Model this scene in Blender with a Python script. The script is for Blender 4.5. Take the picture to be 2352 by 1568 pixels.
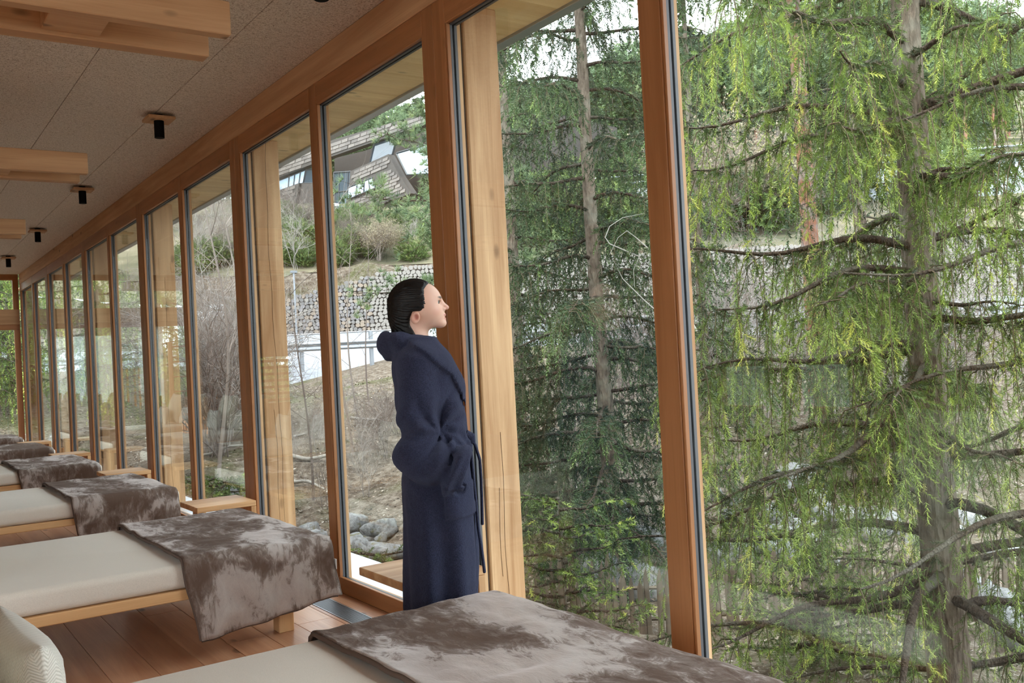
import bpy, math, random
import numpy as np
from mathutils import Vector, Matrix

# ---------------------------------------------------------------- scene, camera, light
for o in list(bpy.data.objects): bpy.data.objects.remove(o)
S = bpy.context.scene
COL = S.collection
CAMH = 1.3
R = np.array([[0.821575, -0.034691, 0.569044], [-0.567743, 0.040892, 0.822189], [-0.051792, -0.998561, 0.013900]])
FPX = 2144.2
cam = bpy.data.cameras.new('camera'); camo = bpy.data.objects.new('camera', cam); COL.objects.link(camo)
cam.sensor_width = 36.0; cam.lens = 36.0 * FPX / 2352.0; cam.clip_end = 900; cam.clip_start = 0.05
M = Matrix(((R[0][0], -R[0][1], -R[0][2], 0), (R[1][0], -R[1][1], -R[1][2], 0), (R[2][0], -R[2][1], -R[2][2], CAMH), (0, 0, 0, 1)))
camo.matrix_world = M
S.camera = camo
W = bpy.data.worlds.new('overcast_sky'); S.world = W; W.use_nodes = True
bg = W.node_tree.nodes['Background']; bg.inputs[0].default_value = (0.86, 0.93, 1.0, 1); bg.inputs[1].default_value = 1.7
sun = bpy.data.lights.new('soft_sun', 'SUN'); sun.energy = 1.2; sun.angle = math.radians(25); sun.color = (1, 0.95, 0.86)
suno = bpy.data.objects.new('soft_sun', sun); COL.objects.link(suno)
suno.rotation_euler = Vector((0.50, 0.12, -0.86)).to_track_quat('-Z', 'Y').to_euler()
S.view_settings.view_transform = 'Standard'; S.view_settings.look = 'None'; S.view_settings.gamma = 1.0
S.view_settings.use_curve_mapping = False
S.view_settings.exposure = 1.9

def ray(px, py): return R @ np.array([px - 1176.0, py - 784.0, FPX])
def at_depth(px, py, d):
    r = ray(px, py) * (d / FPX); return np.array([r[0], r[1], r[2] + CAMH])

# ---------------------------------------------------------------- helpers
def wloc(o):
    v = Vector((0, 0, 0))
    while o is not None: v = v + o.location; o = o.parent
    return np.array(v)
def setp(o, label=None, cat=None, group=None, kind=None):
    if label: o['label'] = label
    if cat: o['category'] = cat
    if group: o['group'] = group
    if kind: o['kind'] = kind
    return o
def empty(name, loc=(0, 0, 0), rz=0.0, label=None, cat=None, group=None, kind=None, parent=None):
    o = bpy.data.objects.new(name, None); COL.objects.link(o); o.location = loc; o.rotation_euler = (0, 0, rz)
    o.empty_display_size = 0.1; o.parent = parent
    return setp(o, label, cat, group, kind)
def mesh_data(name, V, F, mat=None, smooth=False, attr=None, col=None):
    V = np.asarray(V, dtype=np.float32); me = bpy.data.meshes.new(name)
    if isinstance(F, np.ndarray):
        n, k = F.shape
        me.vertices.add(len(V)); me.vertices.foreach_set('co', V.ravel())
        me.loops.add(n * k); me.loops.foreach_set('vertex_index', F.astype(np.int32).ravel())
        me.polygons.add(n); me.polygons.foreach_set('loop_start', np.arange(0, n * k, k, dtype=np.int32))
        me.polygons.foreach_set('loop_total', np.full(n, k, dtype=np.int32))
        me.update(calc_edges=True)
    else:
        me.from_pydata([tuple(map(float, v)) for v in V], [], [tuple(map(int, f)) for f in F]); me.update()
    if mat is not None: me.materials.append(mat)
    if smooth: me.polygons.foreach_set('use_smooth', np.ones(len(me.polygons), dtype=bool))
    if attr is not None:
        a = me.attributes.new('tint', 'FLOAT', 'POINT'); a.data.foreach_set('value', np.asarray(attr, dtype=np.float32))
    if col is not None:
        a = me.attributes.new('paint', 'FLOAT_COLOR', 'POINT'); a.data.foreach_set('color', np.asarray(col, dtype=np.float32).ravel())
    return me
def link(name, me, parent=None, loc=(0, 0, 0), rz=0.0):
    o = bpy.data.objects.new(name, me); COL.objects.link(o); o.parent = parent; o.location = loc; o.rotation_euler = (0, 0, rz); return o
def obj(name, V, F, mat, parent=None, smooth=False, attr=None, world=True, col=None, **kw):
    """V in world metres (parent unrotated); object origin goes to the middle of its base"""
    V = np.asarray(V, dtype=float)
    if world:
        c = (V.min(0) + V.max(0)) / 2
        if parent is None: c[2] = V[:, 2].min()
        me = mesh_data(name, V - c, F, mat, smooth, attr, col)
        loc = c - (wloc(parent) if parent is not None else 0)
    else:
        me = mesh_data(name, V, F, mat, smooth, attr, col); loc = (0, 0, 0)
    return setp(link(name, me, parent, loc), **kw)
_ow = 'first second third fourth fifth sixth seventh eighth ninth tenth eleventh twelfth thirteenth fourteenth fifteenth sixteenth seventeenth eighteenth nineteenth'.split()
def ordinal(n):
    if n < 20: return _ow[n - 1]
    t = {20: ('twentieth', 'twenty'), 30: ('thirtieth', 'thirty'), 40: ('fortieth', 'forty')}[n // 10 * 10]
    return t[0] if n % 10 == 0 else t[1] + '-' + _ow[n % 10 - 1]
def pixel_x(p):
    q = R.T @ (np.array(p, float) - np.array([0, 0, CAMH])); return 1176 + FPX * q[0] / q[2]
def rank_labels(objs):
    for i, o in enumerate(sorted(objs, key=lambda o: pixel_x(o.location))): o['label'] = o['label'] + ', ' + ordinal(i + 1) + ' from left'
def copy_tree(o, parent=None):
    c = o.copy(); COL.objects.link(c); c.parent = parent
    for ch in [q for q in COL.objects if q.parent == o and q is not c]: copy_tree(ch, c)
    return c

def cbox(x0, x1, y0, y1, z0, z1, ch=0.003):
    """chamfered box"""
    sx, sy, sz = (x1 - x0) / 2, (y1 - y0) / 2, (z1 - z0) / 2
    ch = min(ch, sx * .6, sy * .6, sz * .6)
    V = []; idx = {}
    for i in (-1, 1):
        for j in (-1, 1):
            for k in (-1, 1):
                for a in range(3):
                    p = [i * (sx - ch), j * (sy - ch), k * (sz - ch)]
                    p[a] = (i * sx, j * sy, k * sz)[a]
                    idx[(i, j, k, a)] = len(V); V.append(p)
    F = []
    for a in range(3):
        b, c = (a + 1) % 3, (a + 2) % 3
        for s in (-1, 1):
            q = []
            for (u, v) in ((-1, -1), (1, -1), (1, 1), (-1, 1)):
                t = [0, 0, 0]; t[a] = s; t[b] = u; t[c] = v; q.append(idx[(*t, a)])
            F.append(q if s > 0 else q[::-1])
        # edges running along a
        for u in (-1, 1):
            for v in (-1, 1):
                t0 = [0, 0, 0]; t1 = [0, 0, 0]; t0[a] = -1; t1[a] = 1
                t0[b] = t1[b] = u; t0[c] = t1[c] = v
                q = [idx[(*t0, b)], idx[(*t1, b)], idx[(*t1, c)], idx[(*t0, c)]]
                F.append(q[::-1] if u * v > 0 else q)
    for i in (-1, 1):
        for j in (-1, 1):
            for k in (-1, 1):
                t = [idx[(i, j, k, 0)], idx[(i, j, k, 1)], idx[(i, j, k, 2)]]
                F.append(t if i * j * k > 0 else t[::-1])
    V = np.array(V) + np.array([(x0 + x1) / 2, (y0 + y1) / 2, (z0 + z1) / 2])
    return V, F
def pbox(x0, x1, y0, y1, z0, z1):
    V = np.array([(x, y, z) for x in (x0, x1) for y in (y0, y1) for z in (z0, z1)]); return V, [[0, 1, 3, 2], [4, 6, 7, 5], [0, 4, 5, 1], [2, 3, 7, 6], [0, 2, 6, 4], [1, 5, 7, 3]]
def merge(parts):
    V = []; F = []; n = 0
    for v, f in parts:
        V.append(np.asarray(v)); F += [[i + n for i in q] for q in f]; n += len(v)
    return np.vstack(V), F
def box(name, x0, x1, y0, y1, z0, z1, mat, parent=None, ch=0.003, **kw):
    V, F = cbox(x0, x1, y0, y1, z0, z1, ch); return obj(name, V, F, mat, parent, **kw)
def tube(P, r, n=8, cap=True, flat=None):
    """tube through points P with radii r (scalar or list)"""
    P = np.asarray(P, dtype=float); m = len(P); r = np.broadcast_to(np.asarray(r, dtype=float), (m,))
    T = np.gradient(P, axis=0); T /= np.linalg.norm(T, axis=1)[:, None] + 1e-12
    up = np.array([0, 0, 1.0]) if abs(T[0][2]) < .9 else np.array([1.0, 0, 0])
    N = np.cross(T[0], up); N /= np.linalg.norm(N); V = []
    for i in range(m):
        N = N - T[i] * (N @ T[i]); N /= np.linalg.norm(N) + 1e-12; B = np.cross(T[i], N)
        a = np.arange(n) * 2 * math.pi / n
        sa, sb = (1, 1) if flat is None else flat
        V.append(P[i] + r[i] * (sa * np.cos(a)[:, None] * N + sb * np.sin(a)[:, None] * B))
    V = np.vstack(V); F = []
    for i in range(m - 1):
        for j in range(n):
            k = (j + 1) % n; F.append([i * n + j, (i + 1) * n + j, (i + 1) * n + k, i * n + k][::-1])
    if cap:
        F.append(list(range(n))[::-1][::-1]); F.append([(m - 1) * n + j for j in range(n)][::-1])
    return V, F
def grid_faces(nu, nv):
    i = np.arange(nu - 1)[:, None] * nv + np.arange(nv - 1)[None, :]
    i = i.ravel(); return np.stack([i, i + nv, i + nv + 1, i + 1], 1)
_rg = np.random.RandomState(11)
_pm = _rg.permutation(256); _pm = np.concatenate([_pm, _pm, _pm]); _gr = _rg.uniform(-1, 1, 256)
def vnoise(x, y, z=0.0):
    x, y, z = np.broadcast_arrays(np.asarray(x, float), np.asarray(y, float), np.asarray(z, float))
    xi, yi, zi = np.floor(x).astype(int), np.floor(y).astype(int), np.floor(z).astype(int)
    xf, yf, zf = x - xi, y - yi, z - zi
    s = lambda t: t * t * (3 - 2 * t); u, v, w = s(xf), s(yf), s(zf)
    def g(a, b, c): return _gr[_pm[(_pm[(_pm[(xi + a) & 255] + yi + b) & 255] + zi + c) & 255]]
    L = lambda a, b, t: a + (b - a) * t
    return L(L(L(g(0, 0, 0), g(1, 0, 0), u), L(g(0, 1, 0), g(1, 1, 0), u), v), L(L(g(0, 0, 1), g(1, 0, 1), u), L(g(0, 1, 1), g(1, 1, 1), u), v), w)
def fbm(x, y, z=0.0, o=4):
    s = 0; a = 1.0
    for i in range(o): s = s + a * vnoise(np.asarray(x) * 2 ** i + 7 * i, np.asarray(y) * 2 ** i + 3 * i, np.asarray(z) * 2 ** i); a *= .5
    return s

# ---------------------------------------------------------------- materials
def srgb(r, g, b):
    f = lambda c: (c / 255 / 12.92) if c / 255 <= .04045 else ((c / 255 + .055) / 1.055) ** 2.4
    return (f(r), f(g), f(b), 1)
class NT:
    def __init__(s, name):
        s.m = bpy.data.materials.new(name); s.m.use_nodes = True; s.t = s.m.node_tree; s.b = s.t.nodes['Principled BSDF']
    def n(s, ty, **kw):
        q = s.t.nodes.new(ty)
        for k, v in kw.items(): setattr(q, k, v)
        return q
    def l(s, a, b): s.t.links.new(a, b)
    def mapping(s, scale, coord='Object', rnd=True):
        tc = s.n('ShaderNodeTexCoord'); mp = s.n('ShaderNodeMapping'); mp.inputs['Scale'].default_value = scale
        if rnd:
            oi = s.n('ShaderNodeObjectInfo'); ad = s.n('ShaderNodeVectorMath', operation='MULTIPLY_ADD')
            cb = s.n('ShaderNodeCombineXYZ'); s.l(oi.outputs['Random'], cb.inputs[0]); s.l(oi.outputs['Random'], cb.inputs[1]); s.l(oi.outputs['Random'], cb.inputs[2])
            s.l(cb.outputs[0], ad.inputs[0]); ad.inputs[1].default_value = (37.1, 53.7, 71.3); s.l(tc.outputs[coord], ad.inputs[2]); s.l(ad.outputs[0], mp.inputs[0])
        else: s.l(tc.outputs[coord], mp.inputs[0])
        return mp.outputs[0]
    def noise(s, vec, scale, detail=3, rough=.55, dist=0.0):
        q = s.n('ShaderNodeTexNoise'); q.inputs['Scale'].default_value = scale; q.inputs['Detail'].default_value = detail
        q.inputs['Roughness'].default_value = rough; q.inputs['Distortion'].default_value = dist
        if vec is not None: s.l(vec, q.inputs['Vector'])
        return q.outputs['Fac']
    def ramp(s, fac, stops):
        q = s.n('ShaderNodeValToRGB'); e = q.color_ramp.elements
        while len(e) < len(stops): e.new(.5)
        for i, (p, c) in enumerate(stops): e[i].position = p; e[i].color = c if len(c) == 4 else (*c, 1)
        s.l(fac, q.inputs[0]); return q.outputs[0]
    def mix(s, a, b, fac, mode='MIX'):
        q = s.n('ShaderNodeMix', data_type='RGBA', blend_type=mode)
        for v, i in ((a, 6), (b, 7)):
            if hasattr(v, 'links'): s.l(v, q.inputs[i])
            else: q.inputs[i].default_value = v if len(v) == 4 else (*v, 1)
        if hasattr(fac, 'links'): s.l(fac, q.inputs[0])
        else: q.inputs[0].default_value = fac
        return q.outputs[2]
    def math(s, op, a, b=0.0, c=None):
        q = s.n('ShaderNodeMath', operation=op)
        for i, v in enumerate((a, b, c)):
            if v is None: continue
            if hasattr(v, 'links'): s.l(v, q.inputs[i])
            else: q.inputs[i].default_value = v
        return q.outputs[0]
    def bump(s, h, strength=.3, dist=.01):
        q = s.n('ShaderNodeBump'); q.inputs['Strength'].default_value = strength; q.inputs['Distance'].default_value = dist
        s.l(h, q.inputs['Height']); s.l(q.outputs[0], s.b.inputs['Normal'])
    def base(s, c):
        if hasattr(c, 'links'): s.l(c, s.b.inputs['Base Color'])
        else: s.b.inputs['Base Color'].default_value = c
    def set(s, **kw):
        for k, v in kw.items(): s.b.inputs[k.replace('_', ' ')].default_value = v
        return s
_mc = {}
def flat(name, c, rough=.6, metal=0.0, spec=.5):
    if name in _mc: return _mc[name]
    t = NT(name); t.base(c); t.set(Roughness=rough, Metallic=metal, Specular_IOR_Level=spec); _mc[name] = t.m; return t.m
def wood(name, axis, light, dark, knot=.5, rough=.5, fine=1.0):
    key = name + '_' + axis
    if key in _mc: return _mc[key]
    t = NT(key); st = dict(x=(.08, 1, 1), y=(1, .08, 1), z=(1, 1, .08))[axis]
    v = t.mapping(st)
    n1 = t.noise(v, 9, 4, .6, .6); n2 = t.noise(t.mapping(dict(x=(.018, 1, 1), y=(1, .018, 1), z=(1, 1, .018))[axis]), 120 * fine, 4, .65)
    wv = t.n('ShaderNodeTexWave', wave_type='RINGS', rings_direction='SPHERICAL'); wv.inputs['Scale'].default_value = 5; wv.inputs['Distortion'].default_value = 6; wv.inputs['Detail'].default_value = 2; t.l(v, wv.inputs['Vector'])
    c = t.ramp(n1, [(.3, dark), (.62, light)])
    c = t.mix(c, dark, t.math('MULTIPLY', wv.outputs['Fac'], .28))
    c = t.mix(c, dark, t.math('MULTIPLY', t.ramp(n2, [(.52, (0, 0, 0)), (.66, (1, 1, 1))]), .42))
    if knot > 0:
        vo = t.n('ShaderNodeTexVoronoi'); vo.inputs['Scale'].default_value = 7.0
        v2 = t.mapping(dict(x=(.45, 1, 1), y=(1, .45, 1), z=(1, 1, .45))[axis]); t.l(v2, vo.inputs['Vector'])
        kk = t.ramp(vo.outputs['Distance'], [(.08, (1, 1, 1)), (.15, (0, 0, 0))])
        c = t.mix(c, tuple(q * .33 for q in dark[:3]), t.math('MULTIPLY', kk, knot))
    oi = t.n('ShaderNodeObjectInfo'); hs = t.n('ShaderNodeHueSaturation'); t.l(c, hs.inputs['Color'])
    t.l(t.math('MULTIPLY_ADD', oi.outputs['Random'], .16, .92), hs.inputs['Value'])
    t.base(hs.outputs[0]); t.bump(n2, .12, .004); t.set(Roughness=rough, Specular_IOR_Level=.35); _mc[key] = t.m; return t.m
FR_L, FR_D = srgb(176, 120, 76), srgb(150, 97, 56)
def w_frame(a): return wood('larch_frame', a, FR_L, FR_D, .25, .42)
def w_beam(a): return wood('spruce_beam', a, srgb(204, 160, 118), srgb(172, 126, 86), .75, .6)
def w_soffit(a): return wood('soffit_board', a, srgb(244, 212, 160), srgb(222, 182, 128), .7, .6)
def w_col(a): return wood('outdoor_post_wood', a, srgb(212, 172, 130), srgb(158, 112, 72), .6, .65)
def w_bed(a): return wood('bed_wood', a, srgb(226, 182, 132), srgb(200, 150, 100), .2, .45)
def w_floor(a): return wood('floor_larch', a, srgb(206, 156, 122), srgb(172, 118, 86), .9, .3)
def w_table(a): return wood('side_table_wood', a, srgb(222, 178, 130), srgb(180, 124, 74), .4, .5)
def w_wall(a): return wood('wall_board', a, srgb(190, 134, 84), srgb(150, 96, 54), .5, .55)

def m_glass():
    t = NT('window_glass'); nt = t.t; nt.nodes.remove(t.b); out = nt.nodes['Material Output']
    tr = t.n('ShaderNodeBsdfTransparent'); tr.inputs[0].default_value = (.95, .975, .965, 1)
    gl = t.n('ShaderNodeBsdfGlossy'); gl.inputs['Roughness'].default_value = 0.0; gl.inputs[0].default_value = (.95, 1, .98, 1)
    fr = t.n('ShaderNodeFresnel'); fr.inputs[0].default_value = 1.5
    geo = t.n('ShaderNodeNewGeometry')
    # the same reflectance seen from either side of the sheet
    fl = t.n('ShaderNodeVectorMath', operation='SCALE'); t.l(geo.outputs['Normal'], fl.inputs[0])
    sg = t.math('MULTIPLY_ADD', geo.outputs['Backfacing'], -2.0, 1.0); t.l(sg, fl.inputs['Scale'])
    lw = t.n('ShaderNodeLayerWeight'); lw.inputs[0].default_value = .5
    # schlick from facing
    f5 = t.math('POWER', lw.outputs['Facing'], 5.0)
    ff = t.math('MULTIPLY_ADD', f5, .85, .052)
    mx = t.n('ShaderNodeMixShader'); t.l(ff, mx.inputs[0]); t.l(tr.outputs[0], mx.inputs[1]); t.l(gl.outputs[0], mx.inputs[2]); t.l(mx.outputs[0], out.inputs[0])
    nt.nodes.remove(fr); nt.nodes.remove(fl)
    return t.m
GLASS = m_glass()
GASKET = flat('spacer_gasket', srgb(84, 84, 88), .5)
SILL = flat('light_sill_metal', srgb(205, 212, 218), .35, .6)
BLACK = flat('black_metal', (.002, .002, .002, 1), .7, 0, .15)
STEEL = flat('grille_steel', srgb(150, 152, 155), .35, .8)
def m_ceiling():
    t = NT('wood_wool_board'); v = t.mapping((1, 1, 1)); v2 = t.mapping((1, 2.6, 1)); v3 = t.mapping((2.4, 1, 1))
    n = t.noise(v2, 62, 4, .7, .5); m = t.noise(v3, 70, 4, .7, .5); n2 = t.noise(v, 20, 3, .6)
    k = t.math('MINIMUM', n, m)
    c = t.ramp(k, [(.30, srgb(112, 88, 70)), (.39, srgb(188, 168, 150)), (.47, srgb(232, 218, 204)), (.62, srgb(246, 236, 226))])
    c = t.mix(c, srgb(190, 168, 148), t.math('MULTIPLY', n2, .3))
    t.base(c); t.bump(k, .7, .008); t.set(Roughness=.95, Specular_IOR_Level=.1); return t.m
CEIL = m_ceiling()
def m_fabric(name, c1, c2, scale=420, bs=.25, sheen=.2):
    t = NT(name); v = t.mapping((1, 1, 1)); n = t.noise(v, scale, 2, .6); n2 = t.noise(v, 5, 3, .6)
    t.base(t.mix(t.ramp(n, [(.3, c2), (.7, c1)]), c2, t.math('MULTIPLY', n2, .35)))
    h = t.math('MULTIPLY_ADD', n2, .6, t.math('MULTIPLY', n, .12)); t.bump(h, bs, .02); t.set(Roughness=.9, Specular_IOR_Level=.15, Sheen_Weight=sheen, Sheen_Roughness=.5); return t.m
MATT = m_fabric('mattress_cotton', srgb(232, 222, 208), srgb(214, 202, 188))
PILL = m_fabric('plain_pillow_linen', srgb(222, 212, 192), srgb(200, 188, 166), 300)
def m_zig():
    t = NT('zigzag_knit'); tc = t.n('ShaderNodeTexCoord'); sp = t.n('ShaderNodeSeparateXYZ'); t.l(tc.outputs['Object'], sp.inputs[0])
    tri = t.math('PINGPONG', t.math('MULTIPLY', sp.outputs[1], 1.0), .012)
    w = t.math('SINE', t.math('MULTIPLY', t.math('MULTIPLY_ADD', tri, 1.3, sp.outputs[2]), 760.0))
    n = t.noise(tc.outputs['Object'], 380, 2, .6)
    f = t.math('MULTIPLY_ADD', w, .32, .5)
    t.base(t.ramp(t.math('MULTIPLY_ADD', n, .3, f), [(.25, srgb(190, 184, 172)), (.8, srgb(222, 216, 206))]))
    t.bump(f, .5, .004); t.set(Roughness=.95, Specular_IOR_Level=.1, Sheen_Weight=.2); return t.m
ZIG = m_zig()
def m_velvet(name, rnd=0.0):
    t = NT(name); v = t.mapping((1.0, .55, 1.0)); va = t.mapping((2.2, 1.0, .9)); vb = t.mapping((1, 1, 1))
    n1 = t.noise(v, 2.6, 3, .55, .9); n2 = t.noise(va, 10, 6, .74, .7); n3 = t.noise(vb, 260, 2, .6); n4 = t.noise(v, 1.1, 2, .5, .6)
    f = t.math('ADD', t.math('MULTIPLY', n1, .62), t.math('MULTIPLY', n2, .40)); f = t.math('ADD', f, t.math('MULTIPLY_ADD', n4, .3, -.15))
    nap = t.ramp(f, [(.45, (0, 0, 0)), (.515, (.22, .22, .22)), (.565, (.85, .85, .85)), (.66, (1, 1, 1))])
    # brushed nap lying two ways, its silvery sheen mixed into the colour
    c = t.mix(srgb(100, 81, 70), srgb(180, 164, 155), nap)
    t.base(t.mix(c, srgb(92, 74, 64), t.math('MULTIPLY', n3, .30)))
    t.l(t.math('MULTIPLY_ADD', nap, .7, .10), t.b.inputs['Sheen Weight']); t.set(Sheen_Roughness=.3)
    t.l(t.math('MULTIPLY_ADD', nap, -.42, .84), t.b.inputs['Roughness']); t.l(t.math('MULTIPLY_ADD', nap, .75, .1), t.b.inputs['Specular IOR Level'])
    t.b.inputs['Sheen Tint'].default_value = srgb(232, 222, 222)
    t.bump(t.math('MULTIPLY_ADD', nap, .3, t.math('MULTIPLY', n2, .8)), .35, .010); return t.m
VELVET = m_velvet('crushed_velvet_blanket')
HEM = flat('blanket_hem', srgb(98, 80, 70), .8)

# ---------------------------------------------------------------- the room
G = 2.17; ZC = 3.082; YE = 17.645; YR = -2.2; XL = -4.0; MS = 1.4; D0 = 3.64
floor = empty('floor', (0, 0, 0), kind='structure')
rs = random.Random(3); x = XL; pw = .185
fm = w_floor('y')
V, F = cbox(XL - .2, G + .3, YR - .2, YE + .2, -.28, -.021); obj('subfloor', V, F, flat('subfloor_dark', srgb(70, 46, 32)), floor)
while x < 1.94:
    x1 = min(x + pw, 1.945); y = YR + rs.uniform(-3, 0)
    while y < YE:
        L = rs.uniform(3.4, 4.4); box('plank', x + .0008, x1 - .0008, max(y, YR) + .001, min(y + L, YE) - .001, -.02, 0, fm, floor, ch=.0015); y += L
    x = x1
y = YR
while y < YE: box('plank', 2.072, 2.172, y + .001, min(y + 3.9, YE) - .001, -.02, 0, fm, floor, ch=.0015); y += 3.9
# convector grille in the floor along the window
gr = empty('floor_grille', (2.008, 8, 0), label='steel convector grille let into the floor along the windows', cat='grille')
for xa in (1.947, 2.062): box('grille_edge', xa, xa + .008, YR + .05, YE - .05, -.02, .001, STEEL, gr, ch=.001)
prt = []
for k in range(int((YE - YR - .2) / .014)):
    yy = YR + .1 + k * .014; prt.append(pbox(1.956, 2.061, yy, yy + .0045, -.012, .0005))
for xa in (1.975, 1.995, 2.015, 2.035): prt.append(cbox(xa, xa + .003, YR + .06, YE - .06, -.010, -.002, .0005))
V, F = merge(prt); obj('grille_bars', V, F, STEEL, gr, kind='stuff')
# ceiling of wood wool boards
ceil = empty('ceiling', (0, 0, ZC), kind='structure')
V, F = cbox(XL - .2, G + .25, YR - .2, YE + .2, ZC + .03, ZC + .16); obj('ceiling_deck', V, F, flat('ceiling_gap', srgb(84, 66, 52)), ceil)
xs = [1.69 + .585 * k for k in range(-10, 1)]; xs = [v for v in xs if v > XL] + [G + .0]
xs = [XL] + xs
for i in range(len(xs) - 1):
    y = YR - (.9 if i % 2 else 0); a, b = xs[i], xs[i + 1]
    off = 6.0 if (abs(b - 1.105) < .05) else (5.0 if i % 2 else 6.9)
    y = off - 2.4 * 6
    while y < YE:
        ya, yb = max(y, YR), min(y + 2.4, YE)
        if yb > ya + .05: box('panel', a + .0016, b - .0016, ya + .0016, yb - .0016, ZC, ZC + .03, CEIL, ceil, ch=.002)
        y += 2.4
# header beam over the windows
box('trim_1', 2.165, 2.42, YR, YE, 2.912, ZC, w_beam('y'), kind='structure')
# outside soffit, its boards and drip edge
sf = empty('trim_2', (2.6, 8, 2.9), kind='structure')
y = YR - .6; k = 0
while y < YE + 1:
    box('plank', 2.25, 2.71, y + .001, y + .199, 2.9, 2.925, w_soffit('x'), sf, ch=.0015); y += .2; k += 1
box('trim_3', 2.71, 2.775, YR - .6, YE + 1, 2.885, 3.2, flat('drip_edge_metal', srgb(172, 178, 182), .4, .7), kind='structure')
box('trim_4', 2.42, 2.72, YR - .6, YE + 1, 2.93, 3.2, w_beam('y'), kind='structure')
V, F = cbox(XL - .7, 2.78, YR - .7, YE + 1, 3.245, 3.4); obj('roof', V, F, flat('roof_sheet', srgb(90, 92, 95), .6), kind='structure')

# glazed long wall, one framed unit per bay
def window_unit(n, ya, yb):
    w = empty('window_%d' % n, (2.2, (ya + yb) / 2, 0), kind='structure'); m = w_frame('z'); my = w_frame('y'); mo = w_col('z')
    ym = (ya + yb) / 2; sw = .1015; mw = .0475
    def post(nm, y0, y1, beads):
        box(nm, G, 2.193, y0, y1, 0, 2.912, m, w, ch=.002)
        box(nm + '_core', 2.194, 2.231, y0 + .013, y1 - .013, 0, 2.912, flat('frame_core', srgb(60, 52, 46)), w)
        box('outer_' + nm, 2.232, 2.252, y0 - .002, y1 + .002, 0, 2.912, mo, w, ch=.002)
        for s in beads:
            yy = y1 if s > 0 else y0
            box('bead', G + .004, 2.193, *( (yy + .0005, yy + .012) if s > 0 else (yy - .012, yy - .0005)), .088, 2.79, m, w, ch=.002)
            for q0, q1 in ((2.194, 2.2075), (2.2165, 2.231)):
                box('gasket', q0, q1, *((yy - .004, yy + .008) if s > 0 else (yy - .008, yy + .004)), .07, 2.80, GASKET, w, ch=.001)
    post('stile', ya + .001, ya + sw, (1,)); post('stile', yb - sw, yb - .001, (-1,)); post('mullion', ym - mw, ym + mw, (-1, 1))
    for p0, p1 in ((ya + sw, ym - mw), (ym + mw, yb - sw)):
        box('bottom_rail', G, 2.193, p0 + .0005, p1 - .0005, 0, .088, my, w, ch=.003)
        box('outer_rail', 2.232, 2.252, p0 + .0025, p1 - .0025, -.05, .07, w_col('y'), w)
        box('top_rail', G, 2.193, p0 + .0005, p1 - .0005, 2.79, 2.912, my, w, ch=.003)
        box('outer_top_rail', 2.232, 2.252, p0 + .0025, p1 - .0025, 2.81, 2.912, w_col('y'), w)
        for za, zb in ((.062, .075), (2.785, 2.80)):
            for q0, q1 in ((2.194, 2.2075), (2.2165, 2.231)): box('gasket', q0, q1, p0 + .009, p1 - .009, za, zb, GASKET, w, ch=.001)
        V, F = cbox(2.2085, 2.2155, p0 - .005, p1 + .005, .06, 2.805, .0005); obj('pane', V, F, GLASS, w)
n = 0; yb0 = D0 - 2 * 2.8
while yb0 < YE - .1:
    n += 1; window_unit(n, yb0, yb0 + 2.8); yb0 += 2.8
# outside sill plates of light metal
for i, yy in enumerate(np.arange(D0 - 5.6, YE - .1, 2.8)):
    V, F = cbox(2.253, 2.62, yy + .004, yy + 2.796, .015, .035); obj('trim_%d' % (5 + i), V, F, SILL, kind='structure')
cl = {3.64: 'thick honey timber column outside the glass right of the person in the robe', 6.44: 'cracked timber column outside the glass left of the person', 9.24: 'timber column outside the glass behind the third lounger blanket', 12.04: 'timber column outside the glass beside the fourth lounger from the camera', 14.84: 'timber column outside the glass nearest the end wall', .84: 'timber column outside the glass beside the nearest lounger'}
for yy, lb in cl.items():
    t = empty('timber_column', (2.36, yy, -.3), label=lb, cat='column', group='timber columns along the glazing')
    box('post', 2.272, 2.456, yy - .10, yy + .10, -.9, 2.9, w_col('z'), t, ch=.006)
    box('gap_shade', 2.2535, 2.2715, yy - .085, yy + .085, .05, 2.89, flat('gap_shade_dark', srgb(52, 44, 38), .9), t)  # dark strip in the gap, its colour standing for the shade there
    for (xa, za, zb) in {6.44: ((2.365, .05, 2.88), (2.33, .05, 1.0)), 3.64: ((2.37, .05, .95), (2.345, .3, .7)), 9.24: ((2.35, .05, 2.2),)}.get(yy, ((2.36, .05, 1.5),)):
        V, F = tube([(xa + .012 * math.sin(z * 2.1 + yy) + .004 * math.sin(z * 11), yy - .1002, z) for z in np.linspace(za, zb, 24)], .0015, 4); obj('crack', V, F, flat('wood_crack', srgb(84, 52, 28), .9), t)
    box('foot_plate', 2.262, 2.466, yy - .11, yy + .11, .036, .048, STEEL, t)

# end wall: glazing with a middle beam, boards and slatted window beyond
ew = empty('wall_end', (0, YE, 0), kind='structure')
bm, fx = w_beam('x'), w_frame('x')
box('middle_beam', -.62, G - .02, YE - .02, YE + .12, 2.237, 2.49, bm, ew)
box('top_rail', -.62, G - .02, YE, YE + .08, 2.985, ZC, fx, ew); box('lower_head', -.62, G - .02, YE, YE + .08, 2.148, 2.236, fx, ew)
box('bottom_rail', -.62, G - .02, YE, YE + .08, 0, .1, fx, ew)
for xx in (-.62, .72, 2.065): box('post', xx, xx + .088, YE + .001, YE + .079, 0, ZC, w_frame('z'), ew)
for x0, x1 in ((-.53, .72), (.81, 2.064)):
    for z0, z1 in ((.1, 2.148), (2.49, 2.985)):
        V, F = cbox(x0 - .003, x1 + .003, YE + .035, YE + .042, z0 - .003, z1 + .003, .0005); obj('pane', V, F, GLASS, ew)
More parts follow.
